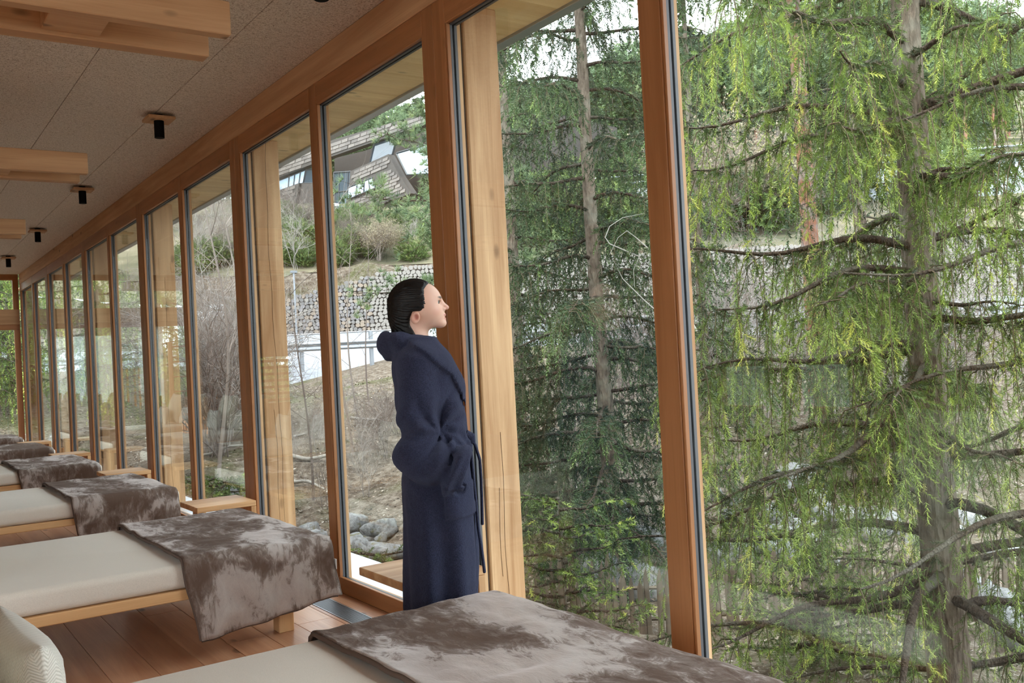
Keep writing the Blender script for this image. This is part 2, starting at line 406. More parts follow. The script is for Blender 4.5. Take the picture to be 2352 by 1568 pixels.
def board_wall(parent, axis, c0, c1, a0, a1, holes, vert=True):
    """boards on a wall; c = wall thickness range, a = length range, holes (a0,a1,z0,z1)"""
    a = a0; m = w_wall('z')
    while a < a1 - .01:
        b = min([a + .19, a1] + [e for h in holes for e in h[:2] if a + .004 < e < a + .19]); segs = [(0.0, ZC)]
        for (h0, h1, z0, z1) in holes:
            if b > h0 + .01 and a < h1 - .01:
                ns = []
                for s0, s1 in segs:
                    if z0 > s0: ns.append((s0, z0))
                    if z1 < s1: ns.append((z1, s1))
                segs = ns
        for s0, s1 in segs:
            if s1 - s0 < .02: continue
            if axis == 'x': box('plank', a + .001, b - .001, c0, c1, s0, s1, m, parent, ch=.003)
            else: box('plank', c0, c1, a + .001, b - .001, s0, s1, m, parent, ch=.003)
        a = b
board_wall(ew, 'x', YE, YE + .1, XL, -.62, [(-2.52, -1.76, .6, 1.5)])
sw = empty('window_%d' % (n + 1), (-2.14, YE, .6), kind='structure')
V, F = cbox(-2.52, -1.76, YE + .05, YE + .056, .6, 1.5, .0005); obj('pane', V, F, GLASS, sw)
for k in range(7): box('slat', -2.52, -1.76, YE + .012, YE + .032, .63 + k * .127, .68 + k * .127, w_frame('x'), sw)
for xa in (-2.52, -2.16, -1.80): box('slat_post', xa, xa + .04, YE - .004, YE + .011, .6, 1.5, w_frame('z'), sw)
# left wall, with low strip windows and a big unseen glazed part added for daylight
lw = empty('wall_left', (XL, 8, 0), kind='structure')
holes = [(7.1, 7.86, .56, 1.02), (6.0, 6.76, .56, 1.02), (-1.9, 2.3, .1, 2.9)]
board_wall(lw, 'y', XL - .1, XL, YR, YE, holes)
for i, (a, b, z0, z1) in enumerate(holes):
    q = empty('window_%d' % (n + 2 + i), (XL, (a + b) / 2, z0), kind='structure')
    V, F = cbox(XL - .056, XL - .05, a, b, z0, z1, .0005); obj('pane', V, F, GLASS, q)
    k = max(1, round((b - a) / 1.45))
    for j in range(k + 1):
        yy = a + (b - a - .06) * j / k; box('stile', XL - .09, XL - .015, yy, yy + .06, z0, z1, w_frame('z'), q)
gw = empty('wall_added', (-7, 7, -1.3), kind='structure'); box('concrete', -7.2, -7.0, 4.6, 11.5, -1.5, 2.9, flat('added_wall_teal', srgb(196, 214, 208), .8), gw)  # unseen wall added so the low windows mirror grey-green, not white sky
# rear wall behind the camera: unseen glazing added to let in fill light
rw = empty('wall_rear', (0, YR, 0), kind='structure')
board_wall(rw, 'x', YR - .1, YR, XL, G + .1, [(-3.4, -1.2, .1, 2.8)])
for j in range(3): box('post', -3.4 + j * 1.06, -3.32 + j * 1.06, YR - .09, YR - .01, .1, 2.8, w_frame('z'), rw)
V, F = cbox(-3.4, -1.2, YR - .056, YR - .05, .1, 2.8, .0005); obj('pane', V, F, GLASS, rw)
sh = empty('wall_shelf', (-.4, YE - .2, .9), label='pale wooden wall shelf beside the end glazing', cat='shelf')
for z in (.93, 1.2, 1.47, 1.75): box('board', -.62, -.14, YE - .26, YE - .01, z, z + .025, w_table('x'), sh)
for xa in (-.65, -.14): box('upright', xa, xa + .025, YE - .26, YE - .01, .2, 1.85, w_table('z'), sh)

# hanging wooden beam pairs
for k in range(5):
    y0 = 3.485 + 2.8 * k
    lb = ['nearest hanging pair of wooden beams under the ceiling', 'second hanging pair of wooden beams from the camera', 'third hanging pair of wooden beams from the camera', 'fourth hanging pair of wooden beams from the camera', 'hanging pair of wooden beams closest to the end wall'][k]
    t = empty('hanging_beams', (0, y0 + .18, 2.57), label=lb, cat='beams', group='hanging wooden beam pairs')
    for a, b in ((0, .058), (.278, .36)): box('beam', -2.6, 1.187, y0 + a, y0 + b, 2.57, 2.70, w_beam('x'), t, ch=.004)
    for xa in (-1.9, -.7, .57): box('spacer_block', xa, xa + .2, y0 + .059, y0 + .277, 2.585, 2.695, w_beam('x'), t, ch=.003)
    for xa in (-1.8, .67):
        V, F = tube([(xa, y0 + .17, 2.69), (xa, y0 + .17, ZC)], .004, 6); obj('hanger_rod', V, F, BLACK, t)
# ceiling spots
for k in range(5):
    yy = 6.64 + 2.8 * (k - 1)
    lb = ['black ceiling spot nearest the camera', 'largest black ceiling spot in view on its square wooden plate', 'second black ceiling spot in view on its wooden plate', 'third black ceiling spot in view on its wooden plate', 'farthest small black ceiling spot by the end wall'][k]
    t = empty('ceiling_spot', (1.722, yy, ZC), label=lb, cat='lamp', group='black ceiling spots')
    box('plate', 1.722 - .09, 1.722 + .09, yy - .09, yy + .09, ZC - .043, ZC - .022, w_beam('y'), t, ch=.002)
    V, F = tube([(1.722, yy, ZC), (1.722, yy, ZC - .022)], .03, 12); obj('stem', V, F, BLACK, t)
    V, F = tube([(1.722, yy, ZC - .043), (1.722, yy, ZC - .16)], .033, 20); obj('cylinder', V, F, BLACK, t)

# ---------------------------------------------------------------- loungers, blankets, pillows, side tables
LY = 4.367; LP = 2.8; LW = 1.3
ordn = ['nearest', 'second', 'third', 'fourth', 'fifth', 'sixth']
def rounded_slab(x0, x1, y0, y1, z0, z1, r, wob, nx=40, ny=30):
    """soft mattress: closed loft of rounded rectangles"""
    prof = []
    for t in np.linspace(0, math.pi / 2, 5): prof.append((r * (1 - math.sin(t)), z0 + r * (1 - math.cos(t))))
    prof = [(r * (1 - math.sin(t)), z0 + r - r * math.cos(t)) for t in np.linspace(0, math.pi / 2, 5)] + [(r * (1 - math.cos(t)), z1 - r + r * math.sin(t)) for t in np.linspace(0, math.pi / 2, 6)]
    V = []; rings = []
    def ring(ins, z):
        a0, a1, b0, b1 = x0 + ins, x1 - ins, y0 + ins, y1 - ins; rc = .05; P = []
        for (cx, cy, s) in ((a1 - rc, b1 - rc, 0), (a0 + rc, b1 - rc, 1), (a0 + rc, b0 + rc, 2), (a1 - rc, b0 + rc, 3)):
            for t in np.linspace(0, math.pi / 2, 5): P.append((cx + rc * math.cos(t + s * math.pi / 2), cy + rc * math.sin(t + s * math.pi / 2), z))
        return P
    n = 20; F = []
    for i, (ins, z) in enumerate(prof): V += ring(ins, z)
    m = len(prof)
    for i in range(m - 1):
        for j in range(n): k = (j + 1) % n; F.append([i * n + j, i * n + k, (i + 1) * n + k, (i + 1) * n + j])
    F.append(list(range(n))[::-1]); F.append([(m - 1) * n + j for j in range(n)])
    return np.array(V), F
def m_matt_top(): return MATT
def blanket_mesh(y0, seed):
    rr = np.random.RandomState(seed); xl, xr = 1.147, 1.862; nu, nv = 56, 130
    yn, yf = y0 - .018, y0 + LW + .018; zt = .443; r = .05; hang = .30
    # profile by arc length
    seg = [hang - r, r * math.pi / 2, (yf - yn) - 2 * r, r * math.pi / 2, hang - r]; tot = sum(seg); cs = np.cumsum([0] + seg)
    # denser near the hangs
    v = np.linspace(0, 1, nv); s = v * tot; Y = np.zeros(nv); Z = np.zeros(nv)
    for i, t in enumerate(s):
        if t < cs[1]: Y[i] = yn; Z[i] = zt - hang + t
        elif t < cs[2]: a = (t - cs[1]) / r; Y[i] = yn + r - r * math.cos(a); Z[i] = zt - r + r * math.sin(a)
        elif t < cs[3]: Y[i] = yn + r + t - cs[2]; Z[i] = zt
        elif t < cs[4]: a = (t - cs[3]) / r; Y[i] = yf - r + r * math.sin(a); Z[i] = zt - r + r * math.cos(a)
        else: Y[i] = yf; Z[i] = zt - r - (t - cs[4])
    u = np.linspace(0, 1, nu); X = xl + (xr - xl) * u
    XX = np.repeat(X[:, None], nv, 1); YY = np.repeat(Y[None], nu, 0).copy(); ZZ = np.repeat(Z[None], nu, 0).copy()
    hf = np.clip((zt - r - ZZ) / (hang - r), 0, 1); sg = np.where(YY < (yn + yf) / 2, -1.0, 1.0); o = rr.uniform(0, 50)
    # uneven hem, lower at the room-side corner, folds deepen downward
    ZZ -= hf * (.012 + .05 * (1 - u[:, None]) * np.where(sg < 0, 1, .4)) - hf * .045 * u[:, None] ** 3
    XX = XX + hf * (.055 * (1 - u[:, None]) ** 2 + .012 * u[:, None]) + .004 * fbm(YY * 3 + o, ZZ * 6, 2.) * 1.0
    YY = YY + sg * hf * (.022 + .014 * np.sin(XX * 26 + 2.4 * fbm(XX * 2 + o, ZZ * 3) + o) + .016 * fbm(XX * 7 + o, ZZ * 3, 5.))
    top = 1 - np.clip(hf * 3, 0, 1)
    ZZ = ZZ + top * (.0065 * fbm(XX * 4 + o, YY * 5, 1.) + .0035 * fbm(XX * 13 + o, YY * 9, 3.)) + .004 * top * np.exp(-((u[:, None]) / .05) ** 2)
    # window-side edge droops a little at the corner
    ZZ -= .012 * (np.clip((u[:, None] - .93) / .07, 0, 1) ** 2)
    V = np.stack([XX, YY, ZZ], -1).reshape(-1, 3); F = grid_faces(nu, nv)[:, ::-1].copy()
    g = np.stack([XX, YY, ZZ], -1)
    return V, F, g
def pillow_mesh(w, h, t, seed, n=26):
    rr = np.random.RandomState(seed); a = np.linspace(-1, 1, n); U, Wv = np.meshgrid(a, a, indexing='ij'); o = rr.uniform(0, 40)
    pin = lambda q: 1 - .09 * (1 - q ** 2)
    Yp = U * w / 2 * pin(Wv); Zp = Wv * h / 2 * pin(U)
    th = t / 2 * np.clip((1 - U ** 2) * (1 - Wv ** 2), 0, 1) ** .42 * (1 + .12 * fbm(U * 1.5 + o, Wv * 1.5))
    A = np.stack([th + .003, Yp, Zp + h / 2], -1).reshape(-1, 3); B = np.stack([-th - .003, Yp, Zp + h / 2], -1).reshape(-1, 3)
    F = grid_faces(n, n); V = np.vstack([A, B]); F2 = F[:, ::-1] + n * n
    rim = [i * n for i in range(n)] + [(n - 1) * n + j for j in range(1, n)] + [i * n + n - 1 for i in range(n - 2, -1, -1)] + [j for j in range(n - 2, 0, -1)]
    Fr = []
    for i in range(len(rim)): p, q = rim[i], rim[(i + 1) % len(rim)]; Fr.append([p, p + n * n, q + n * n, q])
    return V, np.vstack([F, F2, np.array(Fr)])
pm_big = [mesh_data('pillow_shape', *pillow_mesh(.60, .52, .20, 5 + i), PILL, True) for i in range(2)]
pm_zig = [mesh_data('pillow_shape', *pillow_mesh(.49, .30, .14, 15 + i), ZIG, True) for i in range(2)]
def lounger(k):
    y0 = LY + LP * (k - 1); y1 = y0 + LW; who = ordn[k]
    t = empty('lounger', (.9, (y0 + y1) / 2, 0), label='wooden double lounger with cream mattress, %s from the camera' % who if k else 'cream mattress lounger in the foreground with wooden frame', cat='lounger', group='loungers in a row facing the windows')
    wx, wy, wz = w_bed('x'), w_bed('y'), w_bed('z')
    for a, b in ((y0, y0 + .045), (y1 - .045, y1)): box('side_rail', -.14, 1.80, a, b, .265, .312, wx, t, ch=.004)
    for a in (-.14, 1.755): box('end_rail', a + .001, a + .044, y0 + .046, y1 - .046, .265, .312, wy, t, ch=.004)
    for j in range(7): box('slat', .05 + j * .25, .13 + j * .25, y0 + .046, y1 - .046, .285, .305, wy, t, ch=.003)
    for a in (.02, 1.61):
        for b in (y0 + .075, y1 - .16): box('leg', a, a + .076, b, b + .085, 0, .264, wz, t, ch=.004)
    V, F = rounded_slab(-.13, 1.892, y0 + .004, y1 - .004, .314, .425, .032, 0); obj('mattress', V, F, MATT, t, smooth=True)
    box('headboard', -.20, -.141, y0, y1, .02, .86, wy, t, ch=.006)
    # blanket
    V, F, g = blanket_mesh(y0, 30 + k)
    b = empty('blanket', (1.5, (y0 + y1) / 2, .3), label=['taupe crushed velvet blanket across the foreground lounger', 'taupe velvet blanket with a dark swoosh hanging off the second lounger', 'mottled taupe velvet blanket on the third lounger from the camera', 'taupe velvet blanket on the fourth lounger from the camera', 'brown velvet blanket on the fifth lounger from the camera', 'taupe blanket on the farthest lounger by the end glazing'][k], cat='blanket', group='velvet blankets over the loungers')
    o = obj('cloth', V, F, VELVET, b, smooth=True)
    sd = o.modifiers.new('thickness', 'SOLIDIFY'); sd.thickness = .011; sd.offset = -1
    for nm, path in (('hem', g[0]), ('hem', g[-1]), ('hem', g[:, 0]), ('hem', g[:, -1])):
        Vt, Ft = tube(path[::2], .0085, 6); obj(nm, Vt, Ft, HEM, b, smooth=True)
    if k == 1:
        c = g[-1][10]; Vt, Ft = cbox(c[0] + .008, c[0] + .011, c[1] - .012, c[1] + .012, c[2] - .005, c[2] + .045, .0005); obj('care_tag', Vt, Ft, flat('white_tag', srgb(225, 222, 215)), b)
    # pillows against the headboard
    for j, (px_, py_, ang, me, lb) in enumerate(((-.02, y0 + .34, -.26, pm_big[0], 'large cream pillow nearer the camera at the head of the %s lounger'), (.135, y1 - .34, -.24, pm_big[1], 'large cream pillow on the far side at the head of the %s lounger'), (.14, y0 + .31, -.30, pm_zig[0], 'small zigzag knit pillow nearer the camera on the %s lounger'), (.31, y1 - .355, -.12, pm_zig[1], 'small zigzag knit pillow on the far side of the %s lounger'))):
        q = link('pillow', me, None, (px_, py_, .424)); q.rotation_euler = (0, ang, .04 * (j - 1.5)); setp(q, lb % who, 'pillow', 'pillows on the loungers')
for k in range(6): lounger(k)
def side_table(k):
    y0 = 3.32 + 2.8 * k; x0, x1, y1 = 1.712, 2.10, y0 + .4
    t = empty('side_table', (1.9, y0 + .2, 0), label=['open wooden side table behind the robe of the person', 'wooden side table between the second and third loungers', 'wooden side table between the third and fourth loungers', 'wooden side table between the fourth and fifth loungers', 'wooden side table farthest from the camera'][k], cat='table', group='small wooden side tables by the glass')
    box('top', x0, x1, y0, y1, .385, .42, w_table('x'), t, ch=.003); box('window_panel', x1 - .035, x1, y0, y1, .036, .384, w_table('z'), t, ch=.003); box('base', x0 + .1, x1, y0, y1, 0, .035, w_table('x'), t, ch=.003)
for k in range(5): side_table(k)

# ---------------------------------------------------------------- the person in the robe
def surface_nets(fn, gx, gy, gz_):
    """surface of fn<0 on a rectilinear grid"""
    Vl = fn(gx[:, None, None], gy[None, :, None], gz_[None, None, :]); Vl = np.broadcast_to(Vl, (len(gx), len(gy), len(gz_))).astype(np.float32)
    s = Vl < 0; nx, ny, nz = (len(gx) - 1, len(gy) - 1, len(gz_) - 1)
    acc = np.zeros((nx, ny, nz, 3), np.float32); cnt = np.zeros((nx, ny, nz), np.float32)
    sl = lambda o, n: slice(o, o + n)
    for ax in range(3):
        for p in (0, 1):
            for q in (0, 1):
                o0 = [0, 0, 0]; b, c = (ax + 1) % 3, (ax + 2) % 3; o0[b] = p; o0[c] = q; o1 = list(o0); o1[ax] = 1
                A = Vl[sl(o0[0], nx), sl(o0[1], ny), sl(o0[2], nz)]; B = Vl[sl(o1[0], nx), sl(o1[1], ny), sl(o1[2], nz)]; m = (A < 0) != (B < 0)
                t = np.where(m, A / np.where(A - B == 0, 1, A - B), 0)
                for k, g in enumerate((gx, gy, gz_)):
                    g0 = g[o0[k]:o0[k] + (nx, ny, nz)[k]]; sh = [1, 1, 1]; sh[k] = -1; g0 = g0.reshape(sh)
                    if k == ax: g1 = g[1:1 + (nx, ny, nz)[k]].reshape(sh); pos = g0 + (g1 - g0) * t
                    else: pos = np.broadcast_to(g0, m.shape)
                    acc[..., k] += np.where(m, pos, 0)
                cnt += m
    act = cnt > 0; idx = -np.ones(act.shape, np.int64); idx[act] = np.arange(act.sum()); P = acc[act] / cnt[act][:, None]; F = []
    for ax in range(3):
        b, c = (ax + 1) % 3, (ax + 2) % 3; sh = [len(gx), len(gy), len(gz_)]
        lo = [slice(None)] * 3; hi = [slice(None)] * 3; lo[ax] = slice(0, sh[ax] - 1); hi[ax] = slice(1, sh[ax]); ch = s[tuple(lo)] != s[tuple(hi)]
        I = np.argwhere(ch); I = I[(I[:, b] > 0) & (I[:, c] > 0) & (I[:, b] < sh[b] - 1) & (I[:, c] < sh[c] - 1)]
        q = []
        for (db, dc) in ((-1, -1), (0, -1), (0, 0), (-1, 0)): J = I.copy(); J[:, b] += db; J[:, c] += dc; q.append(idx[J[:, 0], J[:, 1], J[:, 2]])
        q = np.stack(q, 1); flip = ~s[I[:, 0], I[:, 1], I[:, 2]]; q[flip] = q[flip][:, ::-1]; F.append(q)
    return P, np.vstack(F)
def smin(a, b, k):
    h = np.clip(.5 + .5 * (b - a) / k, 0, 1); return b + (a - b) * h - k * h * (1 - h)
def smax(a, b, k): return -smin(-a, -b, k)
PXM = 605.6 / 1.0; PZ0 = 823.0
def lx(px, py): return (px - 1000 - .052 * (py - PZ0)) / PXM
def lz(py): return CAMH + (PZ0 - py) / PXM
def L(px, py, y=0.0): return (lx(px, py), y, lz(py))
def ell(x, y, z, c, r, tilt=0.0):
    dx, dy, dz = x - c[0], y - c[1], z - c[2]
    if tilt: ca, sa = math.cos(tilt), math.sin(tilt); dx, dz = dx * ca + dz * sa, -dx * sa + dz * ca
    k0 = np.sqrt((dx / r[0]) ** 2 + (dy / r[1]) ** 2 + (dz / r[2]) ** 2); k1 = np.sqrt((dx / r[0] ** 2) ** 2 + (dy / r[1] ** 2) ** 2 + (dz / r[2] ** 2) ** 2); return k0 * (k0 - 1) / (k1 + 1e-6)
def cap(x, y, z, a, b, ra, rb):
    a = np.array(a); b = np.array(b); d = b - a; t = np.clip(((x - a[0]) * d[0] + (y - a[1]) * d[1] + (z - a[2]) * d[2]) / (d @ d), 0, 1)
    return np.sqrt((x - a[0] - d[0] * t) ** 2 + (y - a[1] - d[1] * t) ** 2 + (z - a[2] - d[2] * t) ** 2) - (ra + (rb - ra) * t)
ay = np.abs
def head_sdf(x, y, z, detail=True):
    Y = np.abs(y)
    d = ell(x, y, z, L(951, 695), (.094, .074, .088), .15)
    d = smin(d, ell(x, y, z, L(981, 696), (.052, .060, .066)), .035)
    d = smin(d, ell(x, y, z, L(984, 728), (.056, .049, .040), .25), .03)
    d = smin(d, ell(x, y, z, L(1013, 742), (.021, .026, .018)), .022)
    d = smin(d, ell(x, Y, z, (*L(992, 716)[:1], .034, L(992, 716)[2]), (.026, .022, .026)), .02)
    d = smin(d, ell(x, Y, z, (L(1002, 684)[0], .022, lz(684)), (.016, .022, .008), -.1), .014)
    # eye sockets
    d = smax(d, -ell(x, Y, z, (L(1013, 695)[0], .031, lz(695)), (.011, .017, .0095)), .010)
    # nose
    d = smin(d, cap(x, y, z, L(1010, 690), L(1025, 706), .0075, .0088), .011); d = smin(d, ell(x, y, z, L(1026, 706.5), (.0085, .0085, .0075)), .005)
    d = smin(d, ell(x, Y, z, (L(1018.5, 710)[0], .0115, lz(710)), (.009, .0065, .0065)), .006)
    # mouth area and lips
    d = smin(d, ell(x, y, z, L(1012, 725), (.016, .026, .018)), .014)
    d = smin(d, ell(x, y, z, L(1019.5, 723.8), (.0085, .020, .0046), .2), .004); d = smin(d, ell(x, y, z, L(1018.8, 731.5), (.0085, .017, .0052)), .004)
    d = smax(d, -ell(x, y, z, L(1025, 727.7), (.010, .024, .0014)), .003)
    # lids
    lid = ell(x, Y, z, (L(1003.2, 695)[0], .030, lz(695)), (.0132, .0142, .0128)); cut = np.maximum(ay(z - lz(694.6) + .12 * (x - L(1003, 695)[0])) - .0048, L(1006.5, 695)[0] - x); d = smin(d, np.maximum(lid, -cut), .004)
    # ear
    e = ell(x, Y, z, (L(957, 728.5)[0], .0745, lz(728.5)), (.0175, .0085, .0235), -.25); e = smax(e, -ell(x, Y, z, (L(959.5, 728)[0], .0885, lz(727.5)), (.0112, .0135, .0155), -.25), .003); e = smin(e, ell(x, Y, z, (L(956, 737)[0], .0775, lz(738)), (.008, .006, .008)), .005); d = smin(d, e, .005)
    # neck
    d = smin(d, cap(x, y, z, L(950, 735), L(946, 812), .053, .058), .022)
    return d
def body_sdf(x, y, z):
    d = head_sdf(x, y, z); Y = np.abs(y)
    # slim trunk, legs and feet inside the robe
    d = smin(d, ell(x, y, z, (-.055, 0, 1.17), (.085, .145, .20)), .05); d = smin(d, ell(x, y, z, (-.035, 0, .93), (.085, .125, .16)), .06)
    d = smin(d, cap(x, Y, z, (-.03, .075, .86), (-.01, .07, .46), .075, .048), .03); d = smin(d, cap(x, Y, z, (-.01, .07, .46), (-.045, .068, .09), .047, .032), .02)
    d = smin(d, cap(x, Y, z, (-.06, .068, .035), (.10, .08, .02), .034, .022), .025)
    for k, (fx, fy) in enumerate(((.135, .066), (.138, .08), (.134, .091), (.128, .100), (.12, .108))): d = smin(d, cap(x, Y, z, (.09, .08 + (fy - .08) * .6, .018), (fx, fy, .012), .012, .010 if k else .012), .006)
    # arms: upper arm down, forearm into the pocket, hand with fingers
    sh, el, wr = (-.06, .155, 1.26), (-.08, .180, .935), (.035, .13, .885)
    d = smin(d, cap(x, Y, z, sh, el, .042, .034), .03); d = smin(d, cap(x, Y, z, el, wr, .034, .024), .015); d = smin(d, ell(x, Y, z, (.055, .105, .850), (.024, .014, .042)), .015)
    for k in range(4): d = smin(d, cap(x, Y, z, (.035 + k * .012, .100, .83), (.030 + k * .013, .095, .765 + .006 * abs(k - 1.5)), .0085, .0065), .004)
    d = smin(d, cap(x, Y, z, (.045, .10, .87), (.07, .095, .825), .010, .008), .006)
    return d
RB = [(1.375, -.135, -.015, .075), (1.35, -.155, .02, .12), (1.32, -.162, .045, .178), (1.28, -.165, .062, .188), (1.22, -.166, .090, .182), (1.14, -.158, .100, .165), (1.06, -.148, .104, .150), (1.0, -.140, .107, .146), (.945, -.134, .116, .150), (.87, -.150, .118, .172), (.80, -.152, .121, .182), (.70, -.148, .124, .180), (.54, -.152, .124, .186), (.38, -.155, .110, .188), (.24, -.158, .100, .192)]
rbz = np.array([r[0] for r in RB][::-1]); rb0 = np.array([r[1] for r in RB][::-1]); rb1 = np.array([r[2] for r in RB][::-1]); rbw = np.array([r[3] for r in RB][::-1])
def smooth_interp(z, xs, ys):
    zz = np.linspace(xs[0], xs[-1], 400); yy = np.interp(zz, xs, ys); k = np.ones(25) / 25; yp = np.convolve(np.pad(yy, 12, mode='edge'), k, 'valid'); return np.interp(z, zz, yp)
def robe_sdf(x, y, z):
    c0, c1, w = smooth_interp(z, rbz, rb0), smooth_interp(z, rbz, rb1), smooth_interp(z, rbz, rbw); cx = (c0 + c1) / 2; a = (c1 - c0) / 2
    th = np.arctan2(y / w, (x - cx) / a); k0 = (np.abs((x - cx) / a) ** 2.25 + np.abs(y / w) ** 2.25 + 1e-9) ** (1 / 2.25)
    low = np.clip((.95 - z) / .5, 0, 1); mid = np.exp(-((z - .96) / .07) ** 2)
    fold = low * (.010 * np.sin(5 * th + 1.2 + 2.2 * z) + .006 * np.sin(9 * th + 3 * z)) + mid * .006 * np.sin(13 * th + 40 * z) + .004 * np.sin(40 * z + 3 * th) * np.clip((z - .98) / .1, 0, 1) * (1 - np.clip((z - 1.2) / .1, 0, 1))
    d = (k0 - 1) * np.minimum(a, w) + fold
    d = np.maximum(d, .23 - z); d = smax(d, z - 1.385, .03)
    # shoulders
    d = smin(d, cap(x, np.abs(y), z, (-.062, .085, 1.315), (-.062, .148, 1.285), .062, .060), .04)
    # belt
    bz = .955 + .10 * (x - .02); d = np.where(np.abs(z - bz) < .024, d - .006, d)
    # sleeves
    Y = np.abs(y)
    def sleeve(A, B, ra, rb, f, ph):
        A = np.array(A); B = np.array(B); D = B - A; t = np.clip(((x - A[0]) * D[0] + (Y - A[1]) * D[1] + (z - A[2]) * D[2]) / (D @ D), 0, 1); r = ra + (rb - ra) * t
        px_, py_, pz_ = x - A[0] - D[0] * t, Y - A[1] - D[1] * t, z - A[2] - D[2] * t
        return np.sqrt(px_ ** 2 + py_ ** 2 + pz_ ** 2) - r - f * np.sin(t * ph + 30 * (px_ - pz_) + 14 * (py_)) * np.clip(t * 1.6 - .3, 0, 1), t
    s1, t1 = sleeve((-.062, .150, 1.275), (-.073, .186, .945), .066, .073, .013, 17)
    s2, t2 = sleeve((-.073, .186, .945), (.075, .172, .893), .074, .078, .014, 15)
    s2 = np.where((t2 > .80), s2 - .008, s2)
    cutp = (x - .098) * .92 + (z - .885) * -.30; s2 = smax(s2, cutp, .012); s2 = np.maximum(s2, -(cap(x, Y, z, (.05, .172, .90), (.16, .166, .865), .056, .058)))
    sl = smin(s1, s2, .035); d = smin(d, sl, .018)
    # creases radiating from the crook of the elbow
    px2, pz2 = x - .015, z - 1.035; rad2 = np.sqrt(px2 ** 2 + pz2 ** 2); phi = np.arctan2(pz2, px2); rd = 2 * np.abs(np.sin(3.6 * phi + 9 * rad2 + .4)) - 1
    d = d - .011 * rd * np.exp(-((rad2 - .09) / .085) ** 2) * np.clip((np.abs(y) - .06) / .06, 0, 1) * np.clip((1.24 - z) / .08, 0, 1)
    # pocket patch
    pm = np.maximum(np.abs(x - .070 + .05 * (z - .78)) - .055, np.abs(z - .775) - .062); d = np.where((pm < 0) & (y < 0) & (d < .03), d - .010, d)
    d = smax(d, -ell(x, y, z, (.080, -.168, .822), (.032, .034, .017), .5), .006)
    # crossed shawl collar running from the neck down the front
    ol = np.interp(x, [-.12, -.0816, -.0256, .016, .067, .092, .11, .125], [1.38, 1.351, 1.315, 1.27, 1.227, 1.163, 1.09, 1.0])
    d = d - .013 * np.clip((z - ol) / .012, 0, 1) * (z < 1.385) * np.clip((z - 1.07) / .07, 0, 1)
    # collar round the neck
    ct = np.sqrt(((x + .080) / 1.0) ** 2 + (y / .95) ** 2); cz = 1.362 + .25 * (-(x + .08)) ; col = np.sqrt((ct - .074) ** 2 + ((z - cz) / 1.5) ** 2) - .020 ; d = smin(d, col, .014)
    # cowl-like hood lying round the neck and down the back
    ya = np.abs(y)
    hd = ell(x, y, z, L(893, 789), (.040, .092, .050), .25); hd = smin(hd, ell(x, y, z, L(891, 811), (.020, .045, .026)), .02)
    hd = smin(hd, cap(x, ya, z, L(893, 784, .05), L(926, 781, .098), .042, .036), .03); hd = smin(hd, cap(x, ya, z, L(926, 781, .098), L(972, 793, .088), .036, .024), .02); hd = smin(hd, cap(x, ya, z, L(972, 793, .088), L(1004, 812, .03), .024, .018), .02)
    hd = hd + .004 * np.sin(55 * (x + .6 * z) + 9 * y) * np.clip((.02 - x) * 8, 0, 1); hd = smax(hd, -ell(x, y, z, L(914, 762), (.058, .080, .020), .18), .008); hd = np.maximum(hd, -(np.abs((z - 1.352) + .45 * (x + .14)) - .004) + np.where(ya > .055, -.006, -1.0) * 0 - 9)
    d = smin(d, hd, .005)
    # open around the neck and throat
    d = smax(d, -cap(x, y, z, L(957, 720), L(960, 795), .060, .052), .008); d = smax(d, -cap(x, y, z, L(975, 770), L(990, 800), .04, .012), .008)
    return d + .0012 * vnoise(x * 90, y * 90, z * 90)
hair_poly = np.array([L(*p)[::2] for p in ((988, 649), (977, 664), (981, 682), (986, 697), (980, 711), (967, 717), (951, 716), (945, 728), (944, 741), (949, 752), (960, 766), (968, 776), (950, 800), (880, 800), (860, 720), (880, 640), (960, 620), (990, 640))])
def poly_sdf(px, pz, P):
    d = np.full(np.broadcast(px, pz).shape, 1e9); sg = np.ones(d.shape)
    n = len(P)
    for i in range(n):
        a, b = P[i], P[i - 1]; e = b - a; wx, wz = px - a[0], pz - a[1]; t = np.clip((wx * e[0] + wz * e[1]) / (e @ e), 0, 1); d = np.minimum(d, (wx - e[0] * t) ** 2 + (wz - e[1] * t) ** 2)
        c1 = pz >= a[1]; c2 = pz < b[1]; c3 = e[0] * wz > e[1] * wx; al = c1 & c2 & c3; an = ~c1 & ~c2 & ~c3; sg = np.where(al | an, -sg, sg)
    return sg * np.sqrt(d)
def hair_sdf(x, y, z):
    s = ell(x, y, z, L(950, 694), (.1015, .0815, .0955), .15); s = smin(s, ell(x, y, z, L(925, 728), (.052, .058, .050), .3), .03); s = smin(s, cap(x, y, z, L(926, 740), L(930, 790), .045, .040), .02); s = smin(s, cap(x, y, z, L(948, 735), L(944, 800), .0605, .063), .02)
    s = smin(s, ell(x, y, z, L(975, 672), (.030, .055, .034), .3), .02)
    strand = .0016 * np.sin(60 * np.arctan2(y, z - lz(690)) + 25 * x) + .0016 * vnoise(x * 22, y * 120, z * 120)
    s = s - strand; pl = poly_sdf(x + 0 * z, z + 0 * x, hair_poly) + .35 * np.clip(.03 - np.abs(y), 0, .03) * 0
    return smax(s, pl + .0, .016)
ang = math.radians(-33)
PER = empty('person_place', (0, 0, 0)); COL.objects.unlink(PER); bpy.data.objects.remove(PER)
pr0 = ray(1000, 823); pp0 = pr0 * (3.10 / pr0[1])
gxs = np.arange(-.20, .175, .0040); gys = np.concatenate([np.arange(-.225, -.10, .008), np.arange(-.10, .1001, .0034), np.arange(.106, .226, .008)]); gzs = np.concatenate([np.arange(-.012, .10, .006), np.arange(.10, 1.30, .022), np.arange(1.30, 1.64, .0034)])
V, F = surface_nets(body_sdf, gxs, gys, gzs)
